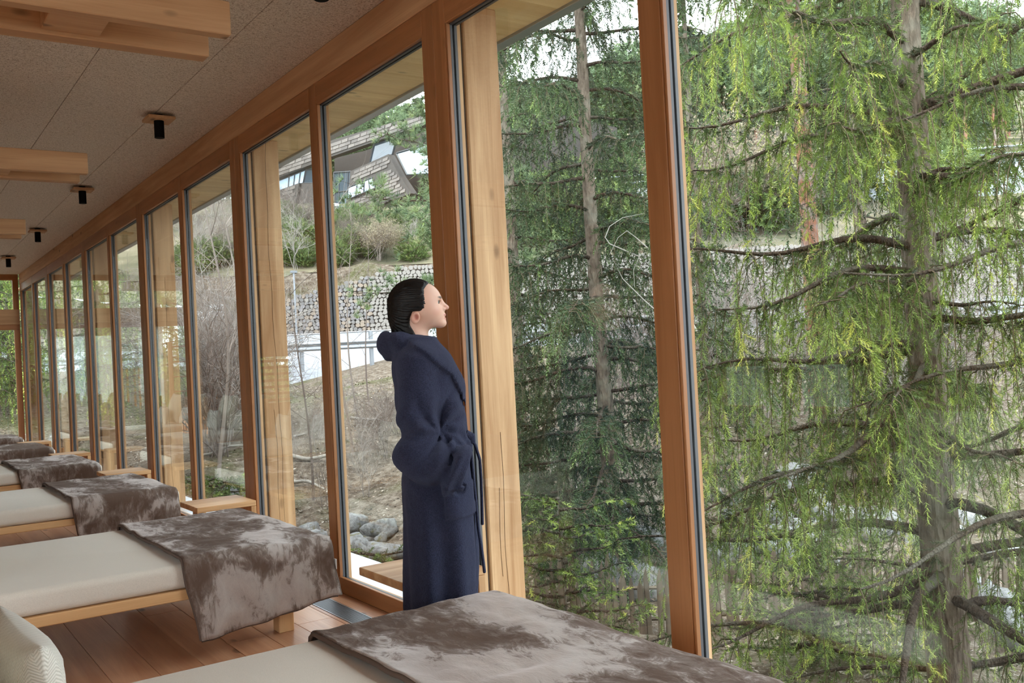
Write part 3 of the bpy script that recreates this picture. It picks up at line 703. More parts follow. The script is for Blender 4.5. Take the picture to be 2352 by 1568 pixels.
# face paint: lips, brows, flush of cheeks and ears, shade in the ear bowls
def near(p, c, r): return np.clip(1 - np.sqrt((((p - np.array(c)) / np.array(r)) ** 2).sum(1)), 0, 1)
va = V.copy(); va[:, 1] = np.abs(va[:, 1]); skin = np.tile(np.array(srgb(226, 182, 160)[:3]), (len(V), 1))
def paint(mask, c): 
    global skin
    skin = skin * (1 - mask[:, None]) + np.array(c[:3]) * mask[:, None]
paint(.8 * near(va, (L(1000, 717)[0], .036, lz(717)), (.03, .03, .022)), srgb(206, 128, 110)); paint(.6 * near(va, (lx(1026, 707), 0, lz(707)), (.014, .014, .012)), srgb(208, 130, 112)); paint(.5 * near(va, (lx(957, 728), .08, lz(728)), (.03, .03, .04)), srgb(210, 132, 112))
paint(np.clip(near(va, (lx(959.5, 727), .082, lz(727)), (.011, .016, .015)) * 1.6, 0, .8), srgb(164, 88, 74))  # ear bowl: redder skin, with its shade painted in too
paint(np.clip(near(V, L(1021, 723.6), (.012, .024, .0058)) * 3, 0, .8), srgb(186, 104, 96)); paint(np.clip(near(V, L(1020, 731.6), (.012, .022, .0066)) * 3, 0, .8), srgb(186, 104, 96))
paint(np.clip(near(va, (lx(1006, 683.5), .024, lz(683.5)), (.026, .024, .0062)) * 3, 0, .9), srgb(62, 44, 36)); paint(np.clip(near(va, (lx(1011, 692), .030, lz(691.6)), (.014, .017, .0036)) * 3, 0, .9), srgb(60, 42, 36))
sk = NT('skin'); at = sk.n('ShaderNodeAttribute', attribute_name='paint'); sk.base(at.outputs['Color']); sk.set(Roughness=.45, Specular_IOR_Level=.4, Subsurface_Weight=.12, Subsurface_Scale=.01); sk.b.inputs['Subsurface Radius'].default_value = (1, .35, .2)
sk.bump(sk.noise(sk.mapping((1, 1, 1), rnd=False), 300, 2, .6), .08, .002)
person = link('person', mesh_data('body', V, F, sk.m, True, col=np.hstack([skin, np.ones((len(V), 1))])), None, (float(pp0[0]), float(pp0[1]), 0), ang)
setp(person, 'person in a navy terry robe standing at the glass and gazing outside', 'person')
V, F = surface_nets(robe_sdf, np.arange(-.27, .19, .0066), np.arange(-.29, .2901, .0066), np.arange(.215, 1.46, .0072))
tr_ = NT('navy_terry'); v = tr_.mapping((1, 1, 1), rnd=False); n1 = tr_.noise(v, 260, 3, .7); n2 = tr_.noise(v, 14, 3, .6)
tr_.base(tr_.mix(tr_.ramp(n1, [(.3, srgb(33, 35, 50)), (.7, srgb(66, 69, 94))]), srgb(36, 38, 54), tr_.math('MULTIPLY', n2, .5))); tr_.bump(n1, .9, .006); tr_.set(Roughness=.95, Specular_IOR_Level=.1, Sheen_Weight=.35, Sheen_Roughness=.45); tr_.b.inputs['Sheen Tint'].default_value = srgb(150, 154, 184)
robe = link('robe', mesh_data('robe', V, F, tr_.m, True), person)
sm = robe.modifiers.new('soften', 'SMOOTH'); sm.iterations = 1; sm.factor = .5
V, F = surface_nets(hair_sdf, np.arange(-.21, .035, .0031), np.arange(-.10, .101, .0031), np.arange(1.33, 1.63, .0031))
hr = NT('wet_dark_hair'); hr.base(hr.ramp(hr.noise(hr.mapping((6, 40, 40), rnd=False), 6, 3, .6), [(.3, (.002, .0018, .0018, 1)), (.7, (.009, .007, .006, 1))])); hr.set(Roughness=.42, Specular_IOR_Level=.3); hr.bump(hr.noise(hr.mapping((5, 60, 60), rnd=False), 5, 3, .6), .5, .004)
link('hair', mesh_data('hair', V, F, hr.m, True), person)
# loose wet strands at the nape
for i, pts in enumerate((((905, 735), (902, 748), (900, 760)), ((914, 742), (908, 752), (904, 758)))):
    Vt, Ft = tube([L(a, b, -.03 if i < 2 else -.062) for a, b in pts], [.004, .003, .001], 5); link('hair_strand', mesh_data('hair_strand', Vt, Ft, hr.m, True), person)
for s in (-1, 1):
    a = np.linspace(0, math.pi, 13); b = np.linspace(0, 2 * math.pi, 25); A, B = np.meshgrid(a, b, indexing='ij'); D = np.stack([np.cos(A), np.sin(A) * np.cos(B), np.sin(A) * np.sin(B)], -1).reshape(-1, 3)
    colr = np.where((D[:, 0] > .86)[:, None], np.array([[.006, .005, .005, 1]]), np.where((D[:, 0] > .66)[:, None], np.array([[.045, .05, .04, 1]]), np.array([[.5, .46, .44, 1]])))
    ey = NT('eye'); at = ey.n('ShaderNodeAttribute', attribute_name='paint'); ey.base(at.outputs['Color']); ey.set(Roughness=.1)
    e = link('eye', mesh_data('eye', D * .0118, grid_faces(13, 25)[:, ::-1].copy(), ey.m, True, col=colr), person, (lx(1003.2, 695), s * .030, lz(694.6))); e.rotation_euler = (0, -.12, 0)
# belt ends hanging from the knot at the waist
for pts, yy in ((((1080, 1012), (1092, 1030), (1103, 1066), (1106, 1110), (1107.7, 1155), (1109, 1216)), .05), (((1078, 1015), (1084, 1053), (1092, 1136), (1100, 1219), (1108, 1270), (1114, 1318)), -.02)):
    P = np.array([L(a, b, yy) for a, b in pts]); Vt, Ft = tube(np.stack([np.interp(np.linspace(0, 5, 16), range(6), P[:, j]) for j in range(3)], 1), .022, 8, flat=(1.0, .28)); link('belt_end', mesh_data('belt_end', Vt, Ft, tr_.m, True), person)
Vt, Ft = tube([L(1068, 1000, .0), L(1080, 1010, .005), L(1084, 1022, .01)], [.018, .024, .016], 10); link('belt_knot', mesh_data('belt_knot', Vt, Ft, tr_.m, True), person)

# ---------------------------------------------------------------- outdoors: ground
UP = [(-40, -1.5), (2, -1.35), (8, -1.3), (11, -1.2), (15, -.35), (20, .55), (24.5, 1.02), (25.5, 1.25), (32.5, 2.25), (33.4, 2.35), (34.2, 4.7), (45, 8.6), (60, 12), (100, 22), (160, 42), (260, 66), (420, 80)]
def ground_z(x, y, rough=True):
    x = np.asarray(x, float); y = np.asarray(y, float); u = .6 * x + .8 * y; v = .8 * x - .6 * y
    u2 = u + 1.2 * vnoise(v * .12, u * .05) * np.clip((u - 8) / 10, 0, 1) * np.clip((24 - u) / 4, 0, 1)
    z = np.interp(u2, [a for a, b in UP], [b for a, b in UP])
    # the ridge falls away toward the left of the view, and past the valley on the right
    far = np.clip((u - 55) / 60, 0, 1); z = z - far * (z - 10) * .55 * np.clip((3 - v) / 40, 0, 1)
    if rough:
        a = np.clip(1 - np.exp(-((u - 29) / 3.6) ** 4), 0, 1) * .85 + .15
        z = z + a * (.16 * fbm(x * .45, y * .45, 3.) + .06 * fbm(x * 1.7, y * 1.7, 1.) * (u < 60)) * np.where((u > 25.2) & (u < 33), .1, 1)
    # stay below the building
    d = np.maximum(np.maximum(x - 2.9, YR - 2 - y), np.maximum(y - YE - 1.2, XL - 1 - x))
    lim = -.75 + np.clip(d, 0, 40) * .22
    return np.where(d < 12, np.minimum(z, lim), z)
def gz(x, y): return float(ground_z(x, y))
def m_ground():
    t = NT('leaf_litter_ground'); tc = t.n('ShaderNodeTexCoord'); v = tc.outputs['Object']
    n1 = t.noise(v, .5, 5, .6); n2 = t.noise(v, 7, 4, .7); n3 = t.noise(v, 34, 3, .7)
    c = t.ramp(n2, [(.32, srgb(62, 52, 44)), (.5, srgb(104, 92, 80)), (.66, srgb(138, 128, 116))])
    c = t.mix(c, srgb(78, 84, 46), t.ramp(n1, [(.5, (0, 0, 0)), (.62, (.75, .75, .75))]))
    c = t.mix(c, srgb(164, 156, 146), t.ramp(n3, [(.56, (0, 0, 0)), (.68, (.8, .8, .8))]))
    t.base(c); t.bump(n3, .8, .06); t.set(Roughness=.95, Specular_IOR_Level=.1); return t.m
GROUND = m_ground()
def ground_patch(name, u0, u1, v0, v1, nu, nv, mat):
    U = u0 + (u1 - u0) * np.linspace(0, 1, nu) ** 1.6 if u1 > 100 else np.linspace(u0, u1, nu)
    Vv = np.linspace(v0, v1, nv); A, B = np.meshgrid(U, Vv, indexing='ij'); X = .6 * A + .8 * B; Y = .8 * A - .6 * B
    Z = ground_z(X, Y); return obj(name, np.stack([X, Y, Z], -1).reshape(-1, 3), grid_faces(nu, nv), mat, smooth=True, kind='structure')
ground_patch('floor_terrain', -30, 34.5, -34, 30, 190, 180, GROUND)
def m_hill():
    t = NT('hill_forest_floor'); tc = t.n('ShaderNodeTexCoord'); n = t.noise(tc.outputs['Object'], .35, 5, .65)
    t.base(t.ramp(n, [(.35, srgb(70, 76, 62)), (.55, srgb(112, 106, 88)), (.7, srgb(140, 130, 112))])); t.set(Roughness=1, Specular_IOR_Level=0); return t.m
ground_patch('floor_hillside', 34.4, 420, -260, 260, 110, 150, m_hill())

# scattered dead leaves, needles and twigs on the slope
def scatter_leaves():
    rr = np.random.RandomState(8); n = 40000
    u = 5 + 19 * rr.rand(n) ** .9; v = -15 + 27 * rr.rand(n); x = .6 * u + .8 * v; y = .8 * u - .6 * v
    k = (x > 3.0) | (y > YE + 1.2); x, y = x[k], y[k]; n = len(x); z = ground_z(x, y) + .012
    a = rr.rand(n) * 6.28; s = .012 + .022 * rr.rand(n); tl = rr.uniform(-.5, .5, n)
    P = np.stack([x, y, z], 1); d1 = np.stack([np.cos(a), np.sin(a), tl], 1) * s[:, None]; d2 = np.stack([-np.sin(a), np.cos(a), rr.uniform(-.4, .4, n)], 1) * (s * .6)[:, None]
    V = np.stack([P - d1, P + d2, P + d1, P - d2], 1).reshape(-1, 3); F = np.arange(4 * n).reshape(-1, 4); return V, F, np.repeat(rr.rand(n), 4)
def m_tint(name, stops, rough=.8, trans=0.0, spec=.2):
    t = NT(name); at = t.n('ShaderNodeAttribute', attribute_name='tint'); c = t.ramp(at.outputs['Fac'], stops); t.base(c); t.set(Roughness=rough, Specular_IOR_Level=spec)
    if trans:
        tb = t.n('ShaderNodeBsdfTranslucent'); t.l(c, tb.inputs[0]); mx = t.n('ShaderNodeMixShader'); mx.inputs[0].default_value = trans
        t.l(t.b.outputs[0], mx.inputs[1]); t.l(tb.outputs[0], mx.inputs[2]); t.l(mx.outputs[0], t.t.nodes['Material Output'].inputs[0])
    return t.m
V, F, tn = scatter_leaves()
obj('leaf_litter', V, F, m_tint('dead_leaves', [(0, srgb(88, 72, 58)), (.4, srgb(126, 110, 96)), (.75, srgb(178, 170, 160)), (1, srgb(124, 96, 68))]), attr=tn, label='pale dead leaves lying over the whole slope', cat='leaves', kind='stuff')

# ---------------------------------------------------------------- foliage kit
def basis(D):
    D = D / (np.linalg.norm(D, axis=1)[:, None] + 1e-9); up = np.where(np.abs(D[:, 2:3]) < .9, np.array([[0, 0, 1.]]), np.array([[1., 0, 0]]))
    A = np.cross(D, up); A /= np.linalg.norm(A, axis=1)[:, None]; B = np.cross(A, D); return A, B, D
def shoot_template(n, nl, w, seed):
    """bottle-brush shoot of unit length along z: n needle triangles"""
    rr = np.random.RandomState(seed); V = []
    for i in range(n):
        z = (i + .5) / n * .92; a = i * 2.399 + rr.uniform(-.3, .3); l = nl * (1.15 - .5 * abs(z - .4)) * rr.uniform(.8, 1.15); f = .55 + .5 * z
        d = np.array([math.cos(a), math.sin(a), f]); d /= np.linalg.norm(d); t = np.array([-math.sin(a), math.cos(a), 0]) * w
        p = np.array([0, 0, z]); V += [p - t, p + t, p + d * l]
    V.append([0, 0, 0]); V.append([w * .5, 0, 0]); V.append([0, 0, 1.0])
    return np.array(V)
def place(tpl, P, D, L, roll):
    A, B, D = basis(D); c, s = np.cos(roll)[:, None], np.sin(roll)[:, None]; A2 = A * c + B * s; B2 = -A * s + B * c
    T = tpl[None, :, :] * L[:, None, None]
    return (P[:, None, :] + T[:, :, 0:1] * A2[:, None] + T[:, :, 1:2] * B2[:, None] + T[:, :, 2:3] * D[:, None]).reshape(-1, 3)
def thin_tubes(P0, P1, r0, r1):
    """three sided sticks between point arrays"""
    A, B, D = basis(P1 - P0); V = []
    for q, r in ((P0, r0), (P1, r1)):
        for k in range(3): a = k * 2.0944; V.append(q + (A * math.cos(a) + B * math.sin(a)) * np.asarray(r)[:, None])
    V = np.stack(V, 1); n = len(P0); b = np.arange(n)[:, None] * 6
    F = np.concatenate([b + np.array([[0, 1, 4, 3]]), b + np.array([[1, 2, 5, 4]]), b + np.array([[2, 0, 3, 5]])]); return V.reshape(-1, 3), F
def m_bark(name, c1, c2, c3, sc=1.0):
    t = NT(name); v = t.mapping((1, 1, .28)); n = t.noise(v, 26 * sc, 4, .7); vo = t.n('ShaderNodeTexVoronoi'); vo.inputs['Scale'].default_value = 34 * sc; t.l(v, vo.inputs['Vector'])
    n2 = t.noise(t.mapping((1, 1, 1)), 3, 3, .6)
    c = t.ramp(n, [(.3, c2), (.6, c1)]); c = t.mix(c, c3, t.ramp(n2, [(.48, (0, 0, 0)), (.62, (.8, .8, .8))])); t.base(c)
    t.bump(t.math('ADD', n, vo.outputs['Distance']), .9, .03); t.set(Roughness=.95, Specular_IOR_Level=.1); return t.m
BARK = m_bark('spruce_bark', srgb(132, 118, 104), srgb(82, 70, 62), srgb(142, 136, 122))
BARKD = m_bark('spruce_branch_bark', srgb(88, 76, 66), srgb(52, 44, 38), srgb(112, 108, 96), 2)
BARKP = m_bark('pine_bark', srgb(160, 108, 82), srgb(122, 104, 96), srgb(150, 142, 140))
TWIG = flat('spruce_twig', srgb(92, 80, 60), .9)
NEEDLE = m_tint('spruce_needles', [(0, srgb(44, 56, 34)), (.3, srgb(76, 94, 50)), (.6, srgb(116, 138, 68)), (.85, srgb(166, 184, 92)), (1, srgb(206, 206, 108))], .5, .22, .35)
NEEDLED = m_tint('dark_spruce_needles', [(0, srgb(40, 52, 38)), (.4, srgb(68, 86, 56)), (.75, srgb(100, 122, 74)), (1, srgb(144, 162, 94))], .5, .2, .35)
NEEDLEP = m_tint('pine_needles', [(0, srgb(70, 88, 66)), (.5, srgb(112, 132, 96)), (1, srgb(156, 168, 116))], .55, .3, .3)
DEADW = flat('dead_grey_wood', srgb(146, 141, 134), .9)

def spruce(name, label, base, height, r0, crown, z_lo, n_br, tw_step, sh_step, seed, nmat, tpl, sh_len=(.05, .09), tw_len=(.15, .55), bright=0.0, lean=(0, 0), z_dense=7.0, group=None, droop=.55, az=None, branch_parts=True, branches=None, sides=10, hang_r=(.45, 1.15), lat_w=.55, sparse_below=0.0):
    rr = np.random.RandomState(seed); bx, by, bz = base
    t = empty(name, (bx, by, bz), label=label, cat='tree', group=group)
    zz = np.linspace(0, height, 26); cx = bx + lean[0] * zz + .03 * np.sin(zz * .7 + seed); cy = by + lean[1] * zz + .03 * np.cos(zz * .6 + seed)
    rad = r0 * (1 - .93 * zz / height) * (1 + .25 * np.exp(-zz / .35))
    V, F = tube(np.stack([cx, cy, bz + zz - .15], 1), rad, sides); 
    V = np.array(V); V += .012 * np.stack([vnoise(V[:, 0] * 18, V[:, 1] * 18, V[:, 2] * 5), vnoise(V[:, 1] * 18, V[:, 0] * 18, V[:, 2] * 5), 0 * V[:, 0]], 1)
    obj('trunk', V, F, BARK, t, smooth=True)
    NV = []; TN = []; S0 = []; S1 = []; SR = []; BR = []
    lst = []
    for i in range(n_br):
        f = (i + rr.uniform(-.3, .3)) / n_br; f = min(max(f, 0), 1)
        z0 = z_lo + (height - .25 - z_lo) * f ** 1.35
        L = crown * (1 - max(0, (bz + z0 + 1.2) / (height + 1.2)) ** 1.5) * rr.uniform(.75, 1.12) + .12
        a = i * 2.399 + rr.uniform(-.5, .5)
        lst.append((z0, L, a, droop * rr.uniform(.7, 1.25), 1.0 if z0 > sparse_below else .42))
    if branches: lst += branches
    for bi, (z0, L, a, dr, dens) in enumerate(lst):
        s = np.linspace(0, 1, 13); d = np.array([math.cos(a), math.sin(a)]); bend = rr.uniform(-.12, .12)
        rx = s * L; zc = L * (.10 * s - dr * s ** 2 * .8 + dr * .42 * s ** 3)
        c0 = np.array([np.interp(z0, zz, cx), np.interp(z0, zz, cy), bz + z0])
        sd = np.array([-d[1], d[0]])
        P = np.stack([c0[0] + d[0] * rx + sd[0] * bend * s ** 2 * L, c0[1] + d[1] * rx + sd[1] * bend * s ** 2 * L, c0[2] + zc + .02 * L * np.sin(s * 9 + bi)], 1)
        br = (.010 + .0085 * L) * (1 - .86 * s)
        if r0 > .12: br *= 1.25
        V, F = tube(P, br, 6)
        if branch_parts and bz + z0 < z_dense and L > .5: obj('branch', V, F, BARKD, t, smooth=True)
        else: BR.append((V, F))
        near = bz + z0 < z_dense; step = tw_step * (1 if near else 4.5) / dens
        nt = max(3, int(L * .92 / step)); ss = np.linspace(.10, 1, nt)
        for q in ss:
            for side in (-1, 1):
                if rr.rand() < .1: continue
                p = np.array([np.interp(q, s, P[:, j]) for j in range(3)])
                l = rr.uniform(*tw_len) * (.55 + .75 * math.sin(min(1, q * 1.15) * math.pi * .8)) * min(1, .5 + L * .5)
                lat = sd * side * rr.uniform(.25, .95) + d * rr.uniform(.0, .75)
                k = 5; w = np.linspace(0, 1, k); hang = rr.uniform(*hang_r)
                Q = np.stack([p[0] + lat[0] * l * lat_w * (w - .35 * w ** 2), p[1] + lat[1] * l * lat_w * (w - .35 * w ** 2), p[2] - l * hang * (w ** 1.5) * .9 + l * .06 * np.sin(w * 5)], 1)
                S0.append(Q[:-1]); S1.append(Q[1:]); SR.append(.0042 * (1 - .7 * w[:-1]))
                ns = max(3, int(l / (sh_step * (1 if near else 3.0)))); wq = np.linspace(.08, 1, ns)
                pp = np.stack([np.interp(wq, w, Q[:, j]) for j in range(3)], 1); tg = np.stack([np.interp(wq, w, np.gradient(Q[:, j])) for j in range(3)], 1); tg /= np.linalg.norm(tg, axis=1)[:, None]
                rd = rr.normal(0, 1, (ns, 3)); rd -= tg * (rd * tg).sum(1)[:, None]; rd /= np.linalg.norm(rd, axis=1)[:, None]
                dd = tg * .75 + rd * rr.uniform(.35, .95, (ns, 1)); dd[-1] = tg[-1]
                ll = rr.uniform(*sh_len, ns) * (1 if near else 2.2); ll[-1] *= 1.25
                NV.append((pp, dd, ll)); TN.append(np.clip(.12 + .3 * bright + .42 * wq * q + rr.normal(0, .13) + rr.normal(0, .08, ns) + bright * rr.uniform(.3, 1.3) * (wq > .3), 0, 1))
    if BR: V, F = merge(BR); obj('upper_branches', V, F, BARKD, t, kind='stuff')
    S0 = np.vstack(S0); S1 = np.vstack(S1); SR = np.concatenate(SR); V, F = thin_tubes(S0, S1, SR, SR * .7); obj('twigs', V, F, TWIG, t, kind='stuff')
    P = np.vstack([a for a, b, c in NV]); D = np.vstack([b for a, b, c in NV]); L = np.concatenate([c for a, b, c in NV]); tn = np.concatenate(TN)
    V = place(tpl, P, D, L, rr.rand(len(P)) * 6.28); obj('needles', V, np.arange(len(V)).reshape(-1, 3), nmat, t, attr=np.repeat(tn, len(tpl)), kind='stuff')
    return t
TPN = shoot_template(24, .26, .029, 1); TPM = shoot_template(14, .34, .055, 2); TPF = shoot_template(9, .36, .085, 3)
def base_at(px, py, d):
    p = at_depth(px, py, d); return (float(p[0]), float(p[1]), gz(p[0], p[1]))

# tree behind the middle pane
bA = base_at(1412, 1330, 10.2)
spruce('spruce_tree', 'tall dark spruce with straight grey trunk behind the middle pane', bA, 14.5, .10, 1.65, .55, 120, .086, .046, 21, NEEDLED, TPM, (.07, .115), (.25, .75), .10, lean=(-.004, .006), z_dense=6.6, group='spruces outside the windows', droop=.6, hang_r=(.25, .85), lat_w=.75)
# near tree on the right
bB = base_at(2172, 1500, 5.6)
def toward(px, py, d, base):
    p = at_depth(px, py, d); return math.atan2(p[1] - base[1], p[0] - base[0]), math.hypot(p[0] - base[0], p[1] - base[1])
xb = []
for (px, py, d, zpx, dr) in ((1600, 640, 5.2, 560, .30), (1640, 880, 5.0, 800, .32), (1630, 1260, 4.9, 1010, .55), (1640, 1470, 4.9, 1330, .35), (1600, 330, 5.3, 240, .42), (1700, 100, 5.3, -60, .5), (2330, 520, 4.7, 420, .3), (2300, 1100, 4.7, 1000, .4), (2340, 800, 5, 700, .4), (1960, 760, 4.6, 640, .5), (2290, 240, 4.8, 120, .4), (1900, 330, 4.7, 180, .5), (2000, 500, 4.6, 300, .6), (1800, 60, 4.9, -150, .5), (2080, 950, 4.6, 850, .5)):
    a, L = toward(px, py, d, bB); z = at_depth(2150, zpx, 5.6)[2] - bB[2]; xb.append((z, L * 1.05, a, dr, 1.0 if zpx < 900 else .5))
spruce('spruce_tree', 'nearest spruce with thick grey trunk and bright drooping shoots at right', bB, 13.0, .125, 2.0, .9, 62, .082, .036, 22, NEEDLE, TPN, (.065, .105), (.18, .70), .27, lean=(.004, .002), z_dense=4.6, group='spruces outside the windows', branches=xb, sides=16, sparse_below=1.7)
# further spruces
def sp(px, d, lab, h, r, crown, seed, mat=NEEDLED, tpl=TPF, nb=70, ts=.12, ss=.075, br=.05, zl=.6, sl=(.09, .15), tl=(.25, .7), zd=6.0, name='spruce_tree', group='spruces outside the windows'):
    b = base_at(px, 900, d); return spruce(name, lab, b, h, r, crown, zl, nb, ts, ss, seed, mat, tpl, sl, tl, br, z_dense=zd, group=group, branch_parts=False, droop=.6)
sp(1190, 12.5, 'dark spruce partly hidden by the column right of the person', 13, .11, 1.4, 31, nb=75)
sp(2560, 5.2, 'spruce at the right border reaching in with yellow-green shoots', 10, .13, 1.9, 32, NEEDLE, TPN, 46, .115, .05, .26, sl=(.06, .10), zd=4.5)
sp(1620, 15.5, 'slim spruce standing back between the two big right-hand trees', 11, .09, 1.1, 33, nb=50)
sp(2000, 13.0, 'spruce in the shade behind the nearest trunk', 12, .11, 1.3, 34, nb=55)
end_a = sp(35, 24.0, 'spruce seen through the end glazing at the left border', 12, .13, 2.3, 35, NEEDLE, br=.2, nb=75)
end_b = sp(-60, 21.5, 'left spruce of the pair outside the end glazing', 11, .12, 2.1, 36, NEEDLE, br=.25, nb=70)
def sp_copy(src, x, y, rz, sc, lab):
    c = copy_tree(src); c.location = (x, y, gz(x, y)); c.rotation_euler = (0, 0, rz); c.scale = (sc, sc, sc); c['label'] = lab
for i, (px, d, sc, lab) in enumerate(((105, 27, 1.0, 'spruce beyond the corner post of the end glazing'), (150, 28.5, .8, 'spruce past the first narrow panes at far left'), (190, 34.0, .9, 'spruce behind the board-clad terrace'), (262, 42.0, .8, 'spruce rising behind the terrace parasol'))):
    p = at_depth(px, 900, d); sp_copy((end_a, end_b)[i % 2], float(p[0]), float(p[1]), 1.3 + i * 1.7, sc, lab)
for i, (x, y, sc) in enumerate(((-1.2, 22.6, .9), (-3.6, 24.5, 1.0), (-6.2, 23.5, .9), (-5.0, 29.0, 1.1), (-9.0, 28.0, 1.0), (-1.0, 28.5, 1.0))):
    sp_copy((end_b, end_a)[i % 2], x, y, .6 + i * 2.1, sc, 'spruce of the grove outside the end wall mirrored in the panes, %s clump tree' % ordinal(i + 1))
# young trees
bS = base_at(1300, 1400, 7.3)
spruce('spruce_sapling', 'young spruce with upright leader in front of the fence pickets', bS, 1.75, .02, .55, .12, 42, .06, .04, 41, NEEDLE, TPM, (.05, .085), (.06, .16), .18, z_dense=9, group='young spruces', droop=-.1, branch_parts=False, hang_r=(-.15, .25), lat_w=.9)
bS = base_at(815, 1330, 7.6)
spruce('spruce_sapling', 'young spruce among the boulders left of the robe', bS, 1.35, .02, .75, .1, 40, .07, .045, 42, NEEDLE, TPM, (.06, .095), (.08, .22), .22, z_dense=9, group='young spruces', droop=.15, branch_parts=False, hang_r=(-.15, .25), lat_w=.9)
bS = base_at(1900, 1560, 7.0)
spruce('spruce_sapling', 'small spruce at the foot of the nearest trunk', bS, 1.2, .02, .6, .1, 36, .07, .045, 43, NEEDLE, TPM, (.05, .085), (.08, .2), .2, z_dense=9, group='young spruces', droop=.1, branch_parts=False, hang_r=(-.15, .25), lat_w=.9)
bS = base_at(500, 1110, 12.4)
spruce('spruce_sapling', 'low green sapling over the boulders left of the cracked column', bS, 1.0, .02, .8, .05, 34, .08, .05, 44, NEEDLE, TPF, (.08, .12), (.1, .25), .2, z_dense=9, group='young spruces', droop=.2, branch_parts=False, hang_r=(-.15, .25), lat_w=.9)

# pines: reddish trunk, needle tufts at branch ends
def tuft_template(n, w, seed):
    rr = np.random.RandomState(seed); V = []
    for i in range(n):
        d = rr.normal(0, 1, 3); d[2] = abs(d[2]) + .25; d /= np.linalg.norm(d); s = np.cross(d, rr.normal(0, 1, 3)); s /= np.linalg.norm(s); V += [s * w, -s * w, d]
    return np.array(V)
TUFT = tuft_template(16, .045, 9)
def pine(label, base, height, r0, crown, z_lo, nb, seed, tl=.13, name='pine_tree', lean=(0, 0), mat=None):
    rr = np.random.RandomState(seed); bx, by, bz = base; t = empty(name, base, label=label, cat='tree', group='pines outside the windows')
    zz = np.linspace(0, height, 22); cx = bx + lean[0] * zz + .08 * np.sin(zz * .5 + seed); cy = by + lean[1] * zz + .06 * np.cos(zz * .45)
    V, F = tube(np.stack([cx, cy, bz + zz - .1], 1), r0 * (1 - .75 * zz / height), 12); obj('trunk', V, F, BARKP, t, smooth=True)
    BR = []; PP = []; DD = []
    for i in range(nb):
        z0 = z_lo + (height - z_lo) * (i + rr.rand()) / nb; a = i * 2.4 + rr.uniform(-.6, .6); L = crown * rr.uniform(.55, 1.1) * (1 - .55 * (z0 / height) ** 2); s = np.linspace(0, 1, 9)
        el = rr.uniform(-.25, .35); wig = rr.uniform(-.2, .2)
        P = np.stack([np.interp(z0, zz, cx) + math.cos(a + wig * 0) * s * L + .1 * L * np.sin(s * 4 + i), np.interp(z0, zz, cy) + math.sin(a) * s * L + .1 * L * np.cos(s * 5 + i), bz + z0 + L * (el * s + .18 * s ** 2)], 1)
        V, F = tube(P, (.01 + .008 * L) * (1 - .8 * s), 5); BR.append((V, F))
        for q in range(int(10 + 16 * L)):
            w = rr.uniform(.35, 1) ; p = np.array([np.interp(w, s, P[:, j]) for j in range(3)]); off = rr.normal(0, .16 * L * .8 + .05, 3); off[2] *= .6
            e = p + off; BR.append(tube([p, (p + e) / 2 + [0, 0, .02], e], [.006, .005, .003], 3, cap=False)); 
            for g in range(3): PP.append(e + rr.normal(0, .045, 3)); DD.append(np.array([off[0], off[1], abs(off[2]) + .12]) + rr.normal(0, .08, 3))
    V, F = merge(BR); obj('branches', V, F, BARKD, t, kind='stuff')
    PP = np.array(PP); DD = np.array(DD); n = len(PP); V = place(TUFT, PP, DD, tl * rr.uniform(.75, 1.25, n), rr.rand(n) * 6.28)
    obj('needles', V, np.arange(len(V)).reshape(-1, 3), NEEDLEP, t, attr=np.repeat(np.clip(rr.normal(.5, .22, n), 0, 1), len(TUFT)), kind='stuff')
pine('tall pine with flaking reddish bark behind the nearest spruce', base_at(1885, 1000, 14), 15, .15, 2.0, 6.2, 34, 51, lean=(-.008, .004))
pine('grey-green pine whose boughs cross the shingled building', base_at(1070, 700, 17.5), 11, .13, 1.9, 2.2, 46, 52, .15)
pine('pine above the stone retaining wall', base_at(1120, 560, 37), 8, .14, 2.4, 1.0, 40, 53, .22)

# dead grey branch hanging before the middle spruce
t = empty('dead_branch', at_depth(1450, 560, 8.9), label='bare pale branch curving before the middle spruce', cat='branch')
def pathpx(pts, d): return np.array([at_depth(a, b, d) for a, b in pts])
for nm, pts, r in (('stem', [(1600, 760), (1540, 650), (1470, 590), (1400, 560), (1390, 545), (1400, 520), (1430, 500), (1480, 490)], [.018, .015, .012, .010, .008, .006, .005, .003]), ('side_twig', [(1500, 580), (1460, 545), (1440, 530), (1420, 545), (1400, 585)], [.012, .008, .006, .004, .002]), ('side_twig', [(1560, 640), (1500, 575), (1470, 585), (1455, 620), (1458, 660)], [.01, .008, .006, .004, .002]), ('side_twig', [(1560, 760), (1480, 690), (1430, 640), (1410, 600)], [.014, .011, .008, .003])):
    V, F = tube(pathpx(pts, 8.9 if nm == 'stem' else 8.8), np.array(r) * .6, 6); obj(nm, V, F, DEADW, t, smooth=True)

